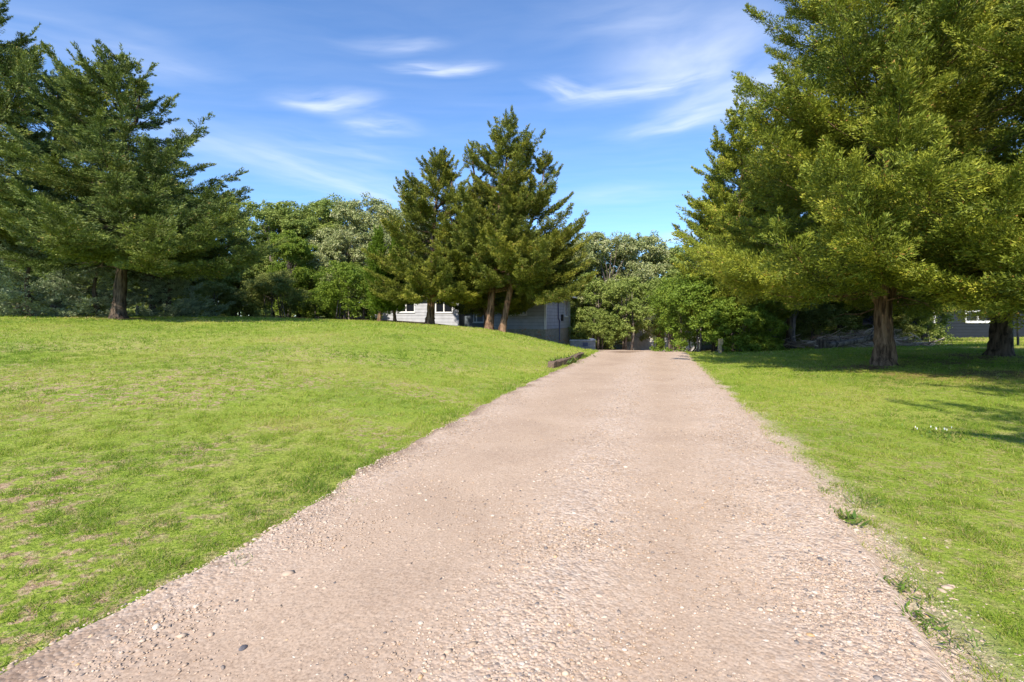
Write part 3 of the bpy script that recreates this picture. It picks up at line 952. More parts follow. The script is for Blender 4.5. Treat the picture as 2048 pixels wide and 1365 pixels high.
# right of the drive
RGT = 'cedars right of the driveway'
r2 = conifer_meshes('drive_cedar', 41, 17, 2.3, [(.12, 4.6), (.2, 5.1), (.3, 4.7), (.44, 4.3), (.56, 4.0), (.66, 3.8), (.8, 3.1), (1, .4)], 215, .095, .028, per_m=72, lmin=.58, trunk_r=.22, up=.12, plume=.27, pexp=.85, twig_gap=.060, el0=2, el1=48, dead=30, skirt=12, fork=[(-.9, .1, 1.9, 4.5), (.8, -.2, 2.3, 4.0)],
                    extra=[(2.8, 195, 5.4, 2), (3.1, 170, 5.2, 2), (2.9, 235, 5.6, -2), (3.0, 262, 5.6, 0), (3.4, 215, 5.4, 2), (2.6, 290, 5.2, -4), (2.7, 150, 5.2, 2), (3.4, 250, 5.6, 4)])
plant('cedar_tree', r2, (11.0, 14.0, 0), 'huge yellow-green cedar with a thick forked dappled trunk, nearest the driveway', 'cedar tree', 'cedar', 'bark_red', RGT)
r3 = conifer_meshes('drive_cedar_b', 42, 16, 2.5, [(.12, 4.8), (.2, 5.6), (.35, 5.4), (.55, 4.4), (.75, 3.0), (1, .3)], 130, .11, .036, per_m=46, trunk_r=.25, skirt=8, up=.1, twig_gap=.05, el0=-2, el1=45, dead=14,
                    extra=[(2.55, 200, 4.6, -4), (2.3, 222, 4.4, -10), (3.0, 185, 5.2, 0), (2.5, 250, 4.4, -6), (2.8, 235, 5.0, -2), (2.6, 275, 4.6, -5), (3.2, 212, 5.4, 2)])
plant('cedar_tree', r3, (px_x(1982, 16), 16, 0), 'big cedar with a dark smooth trunk and long low fronds by the navy building', 'cedar tree', 'cedar', 'bark_dark', RGT, rz=1.3)
r1 = conifer_meshes('drive_cedar_c', 43, 11.5, 3.0, [(.12, 3.6), (.25, 4.3), (.45, 4.0), (.65, 3.2), (.85, 2.0), (1, .3)], 140, .14, .048, per_m=38, trunk_r=.21, twig_gap=.055, dead=24, el0=6, fork=[(.8, -.1, 1.7, 3.0)])
plant('cedar_tree', r1, (px_x(1581, 25), 25, 0), 'cedar with a pale grey trunk between the brush pile and the bright shrubs', 'cedar tree', 'cedar', 'bark_grey', RGT)
r5 = conifer_meshes('skirted_cedar', 46, 12.2, 1.5, [(.1, 2.6), (.2, 3.1), (.45, 3.2), (.65, 2.8), (.85, 1.9), (1, .4)], 150, .12, .044, per_m=42, trunk_r=.2, twig_gap=.055, el0=4)
plant('cedar_tree', r5, (px_x(1478, 24.3), 24.3, 0), 'yellow-green cedar with low foliage between the bright shrubs and the forked cedar', 'cedar tree', 'cedar', 'bark_red', RGT)
r0 = conifer_meshes('slim_cedar', 44, 9.6, .8, [(.06, 2.0), (.3, 1.9), (.55, 1.4), (.8, .8), (1, .15)], 170, .14, .056, per_m=32, trunk_r=.12, twig_gap=.09, lmin=.35, curl=.25)
plant('cedar_tree', r0, (px_x(1428, 27), 27, 0), 'slim ragged-topped cedar rising over the bright shrubs at the drive edge', 'cedar tree', 'cedar', 'bark_red', RGT)
plant('cedar_tree', r1, (px_x(1541, 32), 32, 0), 'cedar with a reddish sunlit trunk left of the pale grey trunk', 'cedar tree', 'cedar', 'bark_red', RGT, rz=1.9, scale=1.08)
plant('cedar_tree', r1, (px_x(1687, 30), 30, 0), 'cedar with a tan trunk standing behind the brush pile', 'cedar tree', 'cedar', 'bark_red', RGT, rz=4.0, scale=1.15)
plant('cedar_tree', r3, (px_x(1776, 27), 27, 0), 'cedar hidden behind the huge forked cedar', 'cedar tree', 'cedar', 'bark_red', RGT, rz=3.0)
r7 = conifer_meshes('drive_cedar_d', 45, 13, 2.2, [(.1, 4.6), (.2, 5.4), (.35, 5.2), (.55, 4.2), (.75, 2.8), (1, .3)], 115, .085, .026, per_m=60, trunk_r=.25, up=.06, twig_gap=.044, el0=-3, el1=45, skirt=14,
                    extra=[(2.3, 182, 6.0, -5), (2.2, 190, 5.3, -7), (2.5, 172, 6.2, -3), (3.2, 185, 6.5, 0), (2.8, 200, 5.0, -6), (3.4, 178, 6.0, 4), (2.5, 176, 5.2, -4)])
plant('cedar_tree', r7, (14.4, 10.2, 0), 'cedar whose low fronds reach in from beyond the right edge', 'cedar tree', 'cedar', 'bark_red', RGT)
plant('cedar_tree', r7, (9.4, -.6, 0), 'cedar beside the drive beyond the right edge, shading the near lawn', 'cedar tree', 'cedar', 'bark_red', RGT, rz=2.2)

# ------------------------------------------------------------------ broadleaf trees and shrubs
ok1 = broadleaf_meshes('oak_a', 51, 11.5, 1.2, 4.6, 62, .20, 900, .22, (.8, 1.6))
ok2 = broadleaf_meshes('oak_b', 52, 12.0, 1.0, 4.2, 58, .20, 900, .2, (.8, 1.7))
ok3 = broadleaf_meshes('oak_c', 53, 9.5, .8, 3.6, 46, .19, 900, .16, (.7, 1.4))
wood = [
    (420, 45, ok1, 1.0, 'oak', 'oak standing behind the right flank of the dark left cedars'),
    (545, 43, ok3, 1.08, 'oak', 'round green oak nearest the dark left cedars'),
    (598, 47, ok2, .95, 'oak', 'green oak with an olive top, second from the dark left cedars'),
    (655, 49, ok2, 1.05, 'oak', 'taller green oak with a square top left of the pale one'),
    (735, 45, ok1, .98, 'pale_oak', 'broad pale silvery tree topping the wood left of the house'),
    (805, 48, ok1, 1.0, 'pale_oak', 'pale silvery tree half behind the columnar cedars'),
    (690, 41, ok3, .78, 'pale_oak', 'small pale silvery tree below the broad pale crown'),
    (870, 53, ok2, .93, 'oak', 'oak behind the left half of the house'),
    (960, 55, ok1, .9, 'oak', 'oak behind the house, behind the tallest cedar'),
    (1060, 56, ok2, .92, 'oak', 'oak behind the right half of the house'),
    (1150, 50, ok1, .98, 'oak', 'oak rising past the house corner'),
    (1212, 48, ok2, 1.02, 'pale_oak', 'pale domed oak left of the brown shed doors, beyond the drive end'),
    (1275, 51, ok1, 1.08, 'pale_oak', 'pale domed oak straight behind the drive end'),
    (1335, 53, ok2, .98, 'oak', 'olive oak over the brown shed doors'),
    (1395, 50, ok1, .95, 'oak', 'dark oak seen left of the slim ragged cedar'),
    (1470, 52, ok2, .9, 'oak', 'oak behind the bright shrubs right of the drive'),
    (1600, 50, ok1, .9, 'oak', 'oak behind the pale grey cedar trunk'),
    (1730, 52, ok2, .9, 'oak', 'oak behind the brush pile'),
    (1880, 50, ok1, .9, 'oak', 'oak behind the navy building, left part'),
    (2030, 48, ok2, .9, 'oak', 'oak behind the navy building, right part'),
    (300, 50, ok2, .9, 'oak', 'oak behind the thick bare cedar trunk'),
    (150, 50, ok1, .9, 'oak', 'oak behind the blue spruces'),
    (10, 48, ok2, .9, 'oak', 'oak behind the left edge cedars'),
]
for i, (px, d, ms, sc, lm, lab) in enumerate(wood):
    plant('oak_tree', ms, (px_x(px, d), d, 0), lab, 'tree', lm, 'bark_grey', 'broadleaf trees of the wood', rz=i * 1.7, scale=sc)
low = broadleaf_meshes('young_oak', 54, 6.4, 1.5, 2.3, 34, .16, 700, .10, (.5, 1.0), stems=3)
plant('young_tree', low, (px_x(1252, 42), 42, 0), 'low many-stemmed tree with light green leaves at the end of the drive', 'tree', 'oak', 'bark_grey')
plant('young_tree', low, (px_x(1185, 44), 44, 0), 'dark low tree behind the concrete retaining wall', 'tree', 'oak', 'bark_grey', rz=2.0, scale=1.1)
plant('young_tree', low, (px_x(1352, 44), 44, 0), 'low tree whose leaves hang over the brown shed doors', 'tree', 'oak', 'bark_grey', rz=4.0, scale=1.15)
plant('young_tree', ok3, (px_x(575, 38), 38, 0), 'loose light green tree in the gap right of the dark cedars', 'tree', 'bright', 'bark_grey', rz=1.0, scale=(.62, .62, .72))
sb1 = broadleaf_meshes('shrub_a', 55, 3.3, .15, 1.9, 34, .13, 640, .05, (.4, .85), stems=4, shape='dome', zpow=1.0)
sb2 = broadleaf_meshes('shrub_b', 56, 4.2, .2, 2.2, 40, .12, 700, .06, (.45, .95), stems=5, zpow=1.0)
for px, d, ms, sc, lm, lab in (
    (425, 32, sb1, (.8, .8, .72), 'shrub', 'small green shrub beside the dark bluish spruce'),
    (475, 33.5, sb1, (.75, .75, .6), 'shrub', 'low green shrub between the small one and the pale yellowish shrub'),
    (548, 33, sb2, (.9, .9, .78), 'shrub', 'pale yellowish mounded shrub in front of the gap in the wood'),
    (695, 34, sb2, (1.05, 1.05, 1.0), 'bright', 'large bright green shrub left of the columnar cedars'),
    (640, 37, sb1, (.8, .8, .7), 'bright', 'lower bright green shrub left of the large bright one'),
    (1412, 25.2, sb2, (1.0, 1.0, 1.05), 'bright', 'large bright green shrub at the right edge of the drive end'),
    (1372, 31, sb2, (1.0, 1.0, 1.25), 'bright', 'bright green shrub behind the large one, beside the brown shed doors'),
    (1463, 28, sb1, (1.1, 1.1, 1.1), 'bright', 'bright green shrub right of the large one, before the reddish cedar trunk'),
    (1466, 22.8, sb1, (.85, .85, .78), 'bright', 'bright green shrub just right of the wooden marker post'),
    (1500, 22.6, sb1, (.75, .75, .62), 'bright', 'low bright green shrub at the lawn edge, right of the marker post shrub'),
    (1508, 29.5, sb1, (.8, .8, .7), 'bright', 'low bright green shrub just left of the reddish cedar trunk'),
    (1557, 35, sb1, (.9, .9, .9), 'bright', 'bright green shrub between the reddish and the pale grey trunks'),
    (1628, 27.5, sb1, (.9, .9, .75), 'shrub', 'undergrowth shrub behind the left half of the brush pile'),
    (1745, 28.5, sb1, (1.0, 1.0, .8), 'shrub', 'undergrowth shrub behind the right half of the brush pile'),
    (1838, 28, sb1, (.8, .8, .8), 'oak', 'undergrowth shrub at the left corner of the navy building'),
    (1195, 42, sb2, (.9, .9, .9), 'oak', 'dark green shrub behind the concrete retaining wall'),
    (30, 42, sb2, (1.9, 1.7, 1.1), 'oak', 'dark shrub behind the blue spruces at the far left'),
    (140, 44, sb1, (1.9, 1.7, 1.2), 'oak', 'dark shrub behind the blue spruces, second from left'),
    (260, 43, sb2, (1.9, 1.7, 1.1), 'oak', 'dark shrub just behind the thick bare cedar trunk'),
    (380, 42, sb1, (1.9, 1.7, 1.3), 'oak', 'dark shrub behind the dark bluish spruce'),
    (480, 44, sb2, (1.9, 1.7, 1.2), 'oak', 'dark shrub behind the low green shrubs'),
    (600, 43, sb1, (1.9, 1.7, 1.4), 'oak', 'dark shrub in the gap of the left wood'),
    (715, 42, sb2, (1.9, 1.7, 1.2), 'oak', 'dark shrub behind the large bright green shrub'),
    (1560, 42, sb2, (1.9, 1.7, 1.1), 'oak', 'dark shrub behind the pale grey cedar trunk'),
    (1680, 43, sb1, (1.9, 1.7, 1.3), 'oak', 'dark shrub behind the tan cedar trunk'),
    (1800, 42, sb2, (1.9, 1.7, 1.1), 'oak', 'dark shrub behind the huge forked cedar'),
    (1165, 46, sb2, (1.1, 1.1, 1.2), 'oak', 'dark green shrub at the rear house corner'),
):
    plant('shrub', ms, (px_x(px, d), d, 0), lab, 'shrub', lm, 'bark_grey', 'shrubs along the wood edge', rz=px * .013, scale=sc, parts=('stem', 'foliage'))

# the wood far behind, seen only as a dark band between the nearer trunks
rng = np.random.default_rng(99)
nC = 1600
cxs, cys = rng.uniform(-110, 110, nC), rng.uniform(60, 84, nC)
crr = rng.uniform(1.0, 2.2, nC)
czs = ground_z(cxs, cys) + rng.random(nC) ** 1.4 * 7.0
li = np.repeat(np.arange(nC), 90)
dd = unit(rng.normal(0, 1, (len(li), 3)))
pos = np.stack([cxs, cys, czs], -1)[li] + dd * (crr[li] * rng.random(len(li)) ** .4)[:, None]
v, f, tn = cards(pos, unit(np.cross(dd, rng.normal(0, 1, dd.shape))), unit(dd + rng.normal(0, .6, dd.shape)), .45, .32, rng.beta(2, 3, len(li)), True)
tag(link('distant_wood', np_mesh('distant_wood', v, f, tn), M['oak']), kind='stuff')
# ------------------------------------------------------------------ buildings
def wall_with_openings(mb, a0, a1, z0, z1, th, ops, axis='x', at=0.0):
    """wall along local x (front, facing -y) or local y (side, facing +x), pieces butted round its openings"""
    ops = sorted(ops)
    cuts = [a0]
    def piece(p, q, zz0, zz1):
        if q - p < 1e-4 or zz1 - zz0 < 1e-4:
            return
        if axis == 'x':
            mb.box(p, q, at, at + th, zz0, zz1)
        else:
            mb.box(at - th, at, p, q, zz0, zz1)
    cur = a0
    for (p, q, b, t) in ops:
        piece(cur, p, z0, z1)
        piece(p, q, z0, b)
        piece(p, q, t, z1)
        cur = q
    piece(cur, a1, z0, z1)


def window(parent, p, q, b, t, axis='x', at=0.0, mullions=(), rail=False, frame_mat='white', fw=.07, sill=True):
    def bx(mb, u0, u1, w0, w1, zz0, zz1):
        # w: depth measured inward from the wall face
        if axis == 'x':
            mb.box(u0, u1, at + w0, at + w1, zz0, zz1)
        else:
            mb.box(at - w1, at - w0, u0, u1, zz0, zz1)
    fr = MB()
    bx(fr, p - fw, p, -.025, .10, b - fw, t + fw)
    bx(fr, q, q + fw, -.025, .10, b - fw, t + fw)
    bx(fr, p, q, -.025, .10, t, t + fw)
    bx(fr, p, q, -.025, .10, b - fw, b)
    for m in mullions:
        bx(fr, m - .045, m + .045, -.005, .09, b, t)
    if rail:
        bx(fr, p, q, .005, .085, (b + t) / 2 - .03, (b + t) / 2 + .03)
    w = fr.build('window', M[frame_mat], parent)
    g = MB()
    bx(g, p, q, .095, .115, b, t)
    g.build('pane', M['glass'], w)
    if sill:
        s = MB()
        bx(s, p - .1, q + .1, -.075, -.027, b - fw - .05, b - fw + .02)
        s.build('sill', M[frame_mat], w)
    return w


def hip_roof(mb, x0, x1, y0, y1, z, rise, th=.12):
    inset = (y1 - y0) / 2
    ym = (y0 + y1) / 2
    vs = [(x0, y0, z), (x1, y0, z), (x1, y1, z), (x0, y1, z), (x0 + inset, ym, z + rise), (x1 - inset, ym, z + rise)]
    vs += [(x0, y0, z - th), (x1, y0, z - th), (x1, y1, z - th), (x0, y1, z - th)]
    mb.add(vs, [(0, 1, 5, 4), (1, 2, 5), (2, 3, 4, 5), (3, 0, 4), (6, 7, 1, 0), (7, 8, 2, 1), (8, 9, 3, 2), (9, 6, 0, 3), (9, 8, 7, 6)])


hs = empty('house', (2.58, 36.0, 0.0), 'long grey-sided house with white trimmed windows and a brown roof behind the lawn cedars', 'house', rz=math.radians(-20))
FZ, WT = .82, 3.42
front_ops = [(-3.4, -1.6, 1.98, 3.12), (-7.35, -5.15, .95, 3.2), (-9.4, -7.95, 2.2, 3.15), (-13.1, -11.5, 2.25, 3.15)]
side_ops = [(5.85, 7.0, 1.9, 3.2)]
w = MB()
wall_with_openings(w, -15.4, -.22, FZ, WT, .2, front_ops)
w.build('front_wall', M['siding'], hs)
w = MB()
wall_with_openings(w, 0, 8, FZ, WT, .2, side_ops, 'y', 0.0)
w.build('side_wall', M['siding'], hs)
w = MB(); w.box(-15.4, -.22, 7.8, 8, FZ, WT); w.box(-15.4, -15.2, .21, 7.79, FZ, WT)
w.build('rear_wall', M['siding'], hs)
w = MB(); w.box(-15.35, -.05, .04, 7.96, -1.7, FZ - .003)
w.build('foundation', M['foundation'], hs)
w = MB(); w.box(-15.6, .2, -.1, 8.2, WT + .005, WT + .06)
w.build('soffit', M['white'], hs)
rf = MB(); hip_roof(rf, -15.95, .55, -.55, 8.55, WT + .2, 1.95)
ro = rf.build('roof', M['roof'], hs)
g = MB(); g.box(-16.0, .6, -.66, -.553, WT + .075, WT + .195); g.build('gutter', M['white'], ro); g = MB(); g.box(.553, .66, -.55, 8.55, WT + .075, WT + .195)
g.build('gutter', M['white'], ro)
tr = MB(); tr.box(-.14, .024, -.024, -.003, FZ, WT); tr.box(.003, .024, -.0025, .12, FZ, WT)
tr.build('corner_trim', M['white'], hs)
tr = MB(); tr.box(.003, .024, 7.86, 8.02, FZ - 1.6, WT)
tr.build('corner_trim', M['white'], hs)
window(hs, -3.4, -1.6, 1.98, 3.12, mullions=(-2.95, -2.5, -2.05))
window(hs, -9.4, -7.95, 2.2, 3.15, mullions=(-8.7,))
window(hs, -13.1, -11.5, 2.25, 3.15, mullions=(-12.3,))
window(hs, 5.85, 7.0, 1.9, 3.2, 'y', 0.0, mullions=(6.42,))
# entrance recess
rc = MB()
rc.box(-7.35, -5.15, 1.15, 1.25, .95, 3.2); rc.box(-7.45, -7.352, .2, 1.25, .95, 3.2); rc.box(-5.148, -5.05, .2, 1.25, .95, 3.2); rc.box(-7.35, -5.15, .2, 1.15, 3.202, 3.3)
rc.build('entrance_recess', M['door_blue'], hs)
window(hs, -6.5, -5.45, 1.4, 2.95, at=1.148, mullions=(-6.28, -5.67), frame_mat='pale_blue')
st = MB(); st.box(-7.4, -5.1, -.9, .198, .55, .93)
st.build('step', M['concrete'], hs)
ds = MB()
ds.tube([(.06, 3.5, 3.35), (.06, 3.5, 1.7), (.06, 3.9, 1.45), (.06, 3.9, -.6)], [.045] * 4, 8)
ds.build('downspout', M['downspout'], hs)
um = MB(); um.box(.003, .16, 4.6, 4.95, 1.45, 2.0)
um.build('meter_box', M['metal_dark'], hs, bevel=.02)

rw = empty('retaining_wall', (5.6, 36.6, -1.0), 'low grey concrete retaining wall with a pale cap beside the house corner', 'wall', rz=math.radians(-6))
b = MB(); b.box(-1.1, .82, 0, .28, -.4, .93); b.box(.55, .82, .283, 3.0, -.4, .93); b.build('wall', M['concrete'], rw)
b = MB(); b.box(-1.15, .87, -.04, .32, .932, 1.0); b.box(.5, .87, .323, 3.0, .932, 1.0); b.build('cap', M['stucco'], rw, bevel=.01)
b = MB(); b.box(-.15, .25, -.03, -.003, .52, .80)
for k in range(4):
    b.box(-.12, .22, -.045, -.031, .55 + k * .06, .575 + k * .06)
b.build('vent', M['downspout'], rw)

sh = empty('shed', (px_x(1328, 47), 47.0, -1.45), 'pale stucco shed with two brown doors under the trees at the end of the drive', 'shed', rz=math.radians(-9))
dops = [(-.75, .02, .04, 2.02), (.72, 1.62, .04, 2.02)]
w = MB(); wall_with_openings(w, -3.6, 3.4, -.4, 2.5, .18, dops); w.build('wall', M['stucco'], sh)
w = MB(); w.box(3.22, 3.4, .181, 4.5, -.4, 2.5); w.box(-3.6, -3.42, .181, 4.5, -.4, 2.5); w.box(-3.6, 3.4, 4.501, 4.68, -.4, 2.5); w.build('rear_wall', M['stucco'], sh)
rf = MB(); hip_roof(rf, -4.0, 3.8, -.4, 5.1, 2.6, 1.4); rf.build('roof', M['roof_dark'], sh)
for (p, q, b0, t0), op in zip(dops, (.0, .0)):
    fr = MB(); fr.box(p - .08, p, -.02, .12, b0, t0 + .08); fr.box(q, q + .08, -.02, .12, b0, t0 + .08); fr.box(p, q, -.02, .12, t0, t0 + .08)
    f = fr.build('door_frame', M['white'], sh)
    d = MB(); d.box(p + .005, q - .005, .06, .10, b0, t0 - .005)
    for k in range(2):
        d.box(p + .1, q - .1, .045, .059, b0 + .15 + k * .95, b0 + .95 + k * .85)
    dd = d.build('door', M['door_brown'], sh)
    h = MB(); h.tube([(q - .1, .055, 1.0), (q - .1, .0, 1.0)], [.02, .03], 8); h.build('handle', M['metal_dark'], dd)

nb_ = empty('building', (px_x(1868, 31), 31.0, .3), 'dark navy sided building with a small white slider window behind the right cedars', 'building', rz=math.radians(-4))
w = MB(); wall_with_openings(w, 0, 13, 0, 2.75, .2, [(1.98, 3.42, 1.18, 1.75)]); w.build('front_wall', M['navy'], nb_)
w = MB(); w.box(0, .2, .201, 7, 0, 2.75); w.box(.201, 13, 6.8, 7, 0, 2.75); w.box(12.8, 13, .201, 6.79, 0, 2.75); w.build('side_wall', M['navy'], nb_)
w = MB(); w.box(.03, 12.97, .03, 6.97, -.6, -.003); w.build('foundation', M['concrete'], nb_)
rf = MB(); hip_roof(rf, -.5, 13.5, -.5, 7.5, 2.9, 1.7); ro = rf.build('roof', M['roof_dark'], nb_)
g = MB(); g.box(-.5, 13.5, -.6, -.503, 2.74, 2.9); g.build('fascia', M['white'], ro)
g = MB(); g.box(-.022, -.003, -.02, .1, 0, 2.7); g.box(-.022, .1, -.022, -.003, 0, 2.7); g.build('corner_trim', M['white'], nb_)
window(nb_, 1.98, 3.42, 1.18, 1.75, mullions=(2.7,), fw=.09)

# ------------------------------------------------------------------ small things
pr = random.Random(5)


def post(name, x, y, h, r, mat, label, cat):
    e = empty(name, (x, y, gz(x, y)), label, cat)
    m = MB(); m.tube([(0, 0, -.3), (0, 0, h * .5), (0, 0, h)], [r, r, r], 10); m.build('post', M[mat], e)
    c = MB(); c.tube([(0, 0, h + .002), (0, 0, h + .05), (0, 0, h + .08)], [r * 1.35, r * 1.35, r * .4], 10); c.build('cap', M[mat], e)
    return e


post('metal_pole', px_x(2024, 18.5), 18.5, 2.6, .05, 'metal_dark', 'dark metal pole right of the dark smooth cedar trunk', 'pole')
post('metal_pole', px_x(2036, 21.5), 21.5, 2.6, .045, 'metal_dark', 'thinner dark metal pole, farther back at the right edge', 'pole')
e = empty('marker_post', (px_x(1440, 21.5), 21.5, gz(px_x(1440, 21.5), 21.5)), 'short weathered wooden marker post in front of the large bright shrub', 'post')
m = MB(); m.box(-.06, .06, -.05, .05, -.3, .62); m.build('post', M['post_wood'], e, bevel=.01)
m = MB(); m.box(-.11, .11, -.075, -.052, .40, .66); m.build('board', M['post_wood'], e, bevel=.006)


def timber(t0, t1, s0, s1, h, label, rz=0):
    x0, y0 = road_xy(t0, s0)
    x1, y1 = road_xy(t1, s1)
    z = max(gz(x0, y0), 0) * .5 + gz(x1, y1) * .5
    L = math.hypot(x1 - x0, y1 - y0)
    e = empty('edging_timber', ((x0 + x1) / 2, (y0 + y1) / 2, z), label, 'timber', 'old timbers edging the lawn bank', math.atan2(y1 - y0, x1 - x0))
    n = 14
    mb = MB()
    vs, fs = [], []
    for i in range(n + 1):
        u = -L / 2 + L * i / n
        for (yy, zz) in ((-.11, -.15), (.11, -.15), (.11, h), (-.11, h)):
            vs.append((u, yy + pr.uniform(-.012, .012), zz + pr.uniform(-.02, .012) - .05 * (pr.random() < .12)))
    for i in range(n):
        for k in range(4):
            k2 = (k + 1) % 4
            fs.append((i * 4 + k, i * 4 + k2, (i + 1) * 4 + k2, (i + 1) * 4 + k))
    fs += [(3, 2, 1, 0), (n * 4, n * 4 + 1, n * 4 + 2, n * 4 + 3)]
    mb.add(vs, fs).build('beam', M['timber'], e, bevel=.012)
    for u in (-L * .35, L * .35):
        sp_ = MB()
        sp_.tube([(u, 0, h - .02), (u, 0, h + .022)], [.018, .022], 8)
        sp_.build('spike', M['metal_dark'], e)


timber(15.0, 17.1, -2.48, -2.22, .20, 'nearer rotten brown timber edging the lawn bank by the drive')
timber(17.25, 20.2, -2.25, -2.28, .17, 'farther grey timber edging the lawn bank by the drive')


def tuft(name, x, y, n, L, wd, label, cat, mat='weed', group=None, spread=.10, up=.6, seed=0, quad=False, dz=0.0):
    r_ = np.random.default_rng(seed + int(abs(x * 100)))
    e = empty(name, (x, y, gz(x, y) + dz), label, cat, group)
    p = np.stack([r_.normal(0, spread, n), r_.normal(0, spread, n), np.zeros(n)], -1)
    d = unit(np.concatenate([r_.normal(0, 1, (n, 2)), np.abs(r_.normal(up, .4, (n, 1)))], 1))
    nr = unit(r_.normal(0, .4, (n, 3)) + np.array([0, 0, 1.]))
    v, f, tn = cards(p, d, nr, L * r_.uniform(.5, 1.3, n), wd * r_.uniform(.6, 1.3, n), r_.random(n), quad)
    link('foliage', np_mesh(name, v, f, tn), M[mat], e)
    return e


WD = 'weeds growing in the gravel'
for k, (px, py, n, L, wdt, sprd, quad, lab) in enumerate((
    (480, 1130, 60, .07, .006, .05, False, 'half dead weed alone in the gravel near the lower left lawn corner'),
    (668, 1000, 50, .06, .007, .05, False, 'small green weed in the gravel by the left grass edge, halfway up'),
    (1700, 1045, 26, .09, .030, .05, True, 'broad-leaved plantain weed at the right edge of the gravel'),
    (1672, 1035, 45, .05, .012, .05, True, 'low leafy weed just left of the plantain'),
    (1785, 1180, 70, .06, .012, .06, True, 'dark green weed clump at the lower right gravel edge'),
    (1735, 1010, 90, .07, .008, .08, False, 'grassy weed clump above the plantain'),
    (1835, 1245, 40, .06, .014, .05, True, 'leafy weed below the dark green clump at right'),
    (1915, 1290, 60, .06, .008, .07, False, 'grassy weed at the bottom right corner of the gravel'),
    (1645, 985, 40, .05, .007, .06, False, 'thin yellowing weed at the right gravel edge, highest of the row'),
    (1128, 728, 160, .30, .05, .22, True, 'leafy green weed clump in front of the old edging timbers'),
    (1160, 716, 90, .22, .04, .20, True, 'smaller weed clump before the farther edging timber'),
)):
    d_ = EYE * F / (py - HY)
    tuft('weed', px_x(px, d_), d_, n, L, wdt, lab, 'weed', 'weed', WD, sprd, .55, k, quad, .02)

# flowers by the house
LL = 'orange lilies by the house'
for k, (px, d, n, lab) in enumerate(((1046, 34.6, 90, 'leafy lily clump under the four-pane house window'), (1076, 34.2, 60, 'orange lily clump left of the house corner'), (1100, 34.6, 70, 'orange lily clump before the tan foundation'), (1120, 35.0, 70, 'yellowing lily clump at the right end of the tan foundation'))):
    x, y = px_x(px, d), d
    e = tuft('lily_plant', x, y, n, .75, .045, lab, 'flower', 'lily', LL, .22, 1.4, 20 + k)
    for j in range(9):
        fl = MB()
        a, rr = pr.uniform(0, 6.28), pr.uniform(.05, .4)
        bx_, by_, bz_ = math.cos(a) * rr, math.sin(a) * rr, pr.uniform(.7, 1.05)
        for q in range(5):
            b_ = q * 1.2566
            fl.add([(bx_, by_, bz_), (bx_ + .07 * math.cos(b_ - .3), by_ + .07 * math.sin(b_ - .3), bz_ + .06), (bx_ + .11 * math.cos(b_), by_ + .11 * math.sin(b_), bz_ + .05), (bx_ + .07 * math.cos(b_ + .3), by_ + .07 * math.sin(b_ + .3), bz_ + .06)], [(0, 1, 2, 3)])
        fl.build('flower', M['orange'], e)


def blob_rock(name, x, y, r, label, group, mat='rock', seed=1, sink=.3):
    rg = np.random.default_rng(seed)
    v = ico_v.copy(); f = ico_f
    for _ in range(2):                      # two subdivisions with jitter
        cache, nf, vl = {}, [], list(map(tuple, v))
        def mid(a, b_):
            key = (min(a, b_), max(a, b_))
            if key not in cache:
                p = unit((np.array(vl[a]) + np.array(vl[b_])) / 2) * rg.uniform(.86, 1.06)
                cache[key] = len(vl); vl.append(tuple(p))
            return cache[key]
        for (a, b_, c_) in f:
            ab, bc, ca = mid(a, b_), mid(b_, c_), mid(c_, a)
            nf += [(a, ab, ca), (b_, bc, ab), (c_, ca, bc), (ab, bc, ca)]
        v, f = np.array(vl), np.array(nf)
    v = v * r * np.array([rg.uniform(1, 1.4), rg.uniform(.8, 1.1), rg.uniform(.55, .8)])
    o = link(name, np_mesh(name, v, f), M[mat])
    o.location = (x, y, gz(x, y) + r * sink)
    o.rotation_euler = (0, 0, rg.uniform(0, 6))
    return tag(o, label, 'rock', group)


for k, (px, r, lab) in enumerate(((921, .16, 'reddish garden rock at the left end of the row by the entrance'), (930, .20, 'low garden rock, second in the row by the entrance'), (941, .24, 'largest garden rock in the row by the entrance'), (951, .17, 'garden rock at the right end of the row, next to the red trunks'))):
    blob_rock('garden_rock', px_x(px, 31), 31, r, lab, 'garden rocks by the entrance', seed=60 + k)
M['rock_dark'] = plain_mat('dark_stone', (.12, .115, .13), .8, .3, .2, 30)
M['rock_pale'] = plain_mat('pale_stone', (.60, .52, .43), .8, .3, .15, 30)
SG = 'larger stones in the gravel'
for k, (px, py, r, mt, lab) in enumerate((
    (392, 1222, .020, 'rock_pale', 'pale round stone in the lower left gravel'), (375, 1234, .012, 'rock_dark', 'dark stone touching the pale round stone'),
    (313, 1264, .022, 'rock_pale', 'tan stone with a long shadow near the lower left'), (513, 1137, .012, 'rock_dark', 'dark stone beside the half dead weed'),
    (486, 1304, .018, 'rock_dark', 'dark stone at the lower left, nearest the camera'), (1011, 1280, .016, 'rock_dark', 'dark stone in the middle foreground gravel'),
    (1069, 1261, .012, 'rock_dark', 'smaller dark stone right of the middle foreground one'), (997, 1262, .011, 'rock_dark', 'small dark stone above the middle foreground one'),
    (1138, 1177, .020, 'rock_pale', 'large whitish stone in the centre gravel'), (1733, 1260, .016, 'rock_dark', 'dark stone in the right gravel verge'),
    (1115, 1284, .013, 'rock_dark', 'dark stone right of the middle foreground pair'), (1508, 1040, .016, 'rock_dark', 'dark grey stone in the right wheel track'),
)):
    d_ = EYE * F / (py - HY)
    o = blob_rock('gravel_stone', px_x(px, d_), d_, r, lab, SG, mt, 80 + k, .9)
    o['category'] = 'stone'

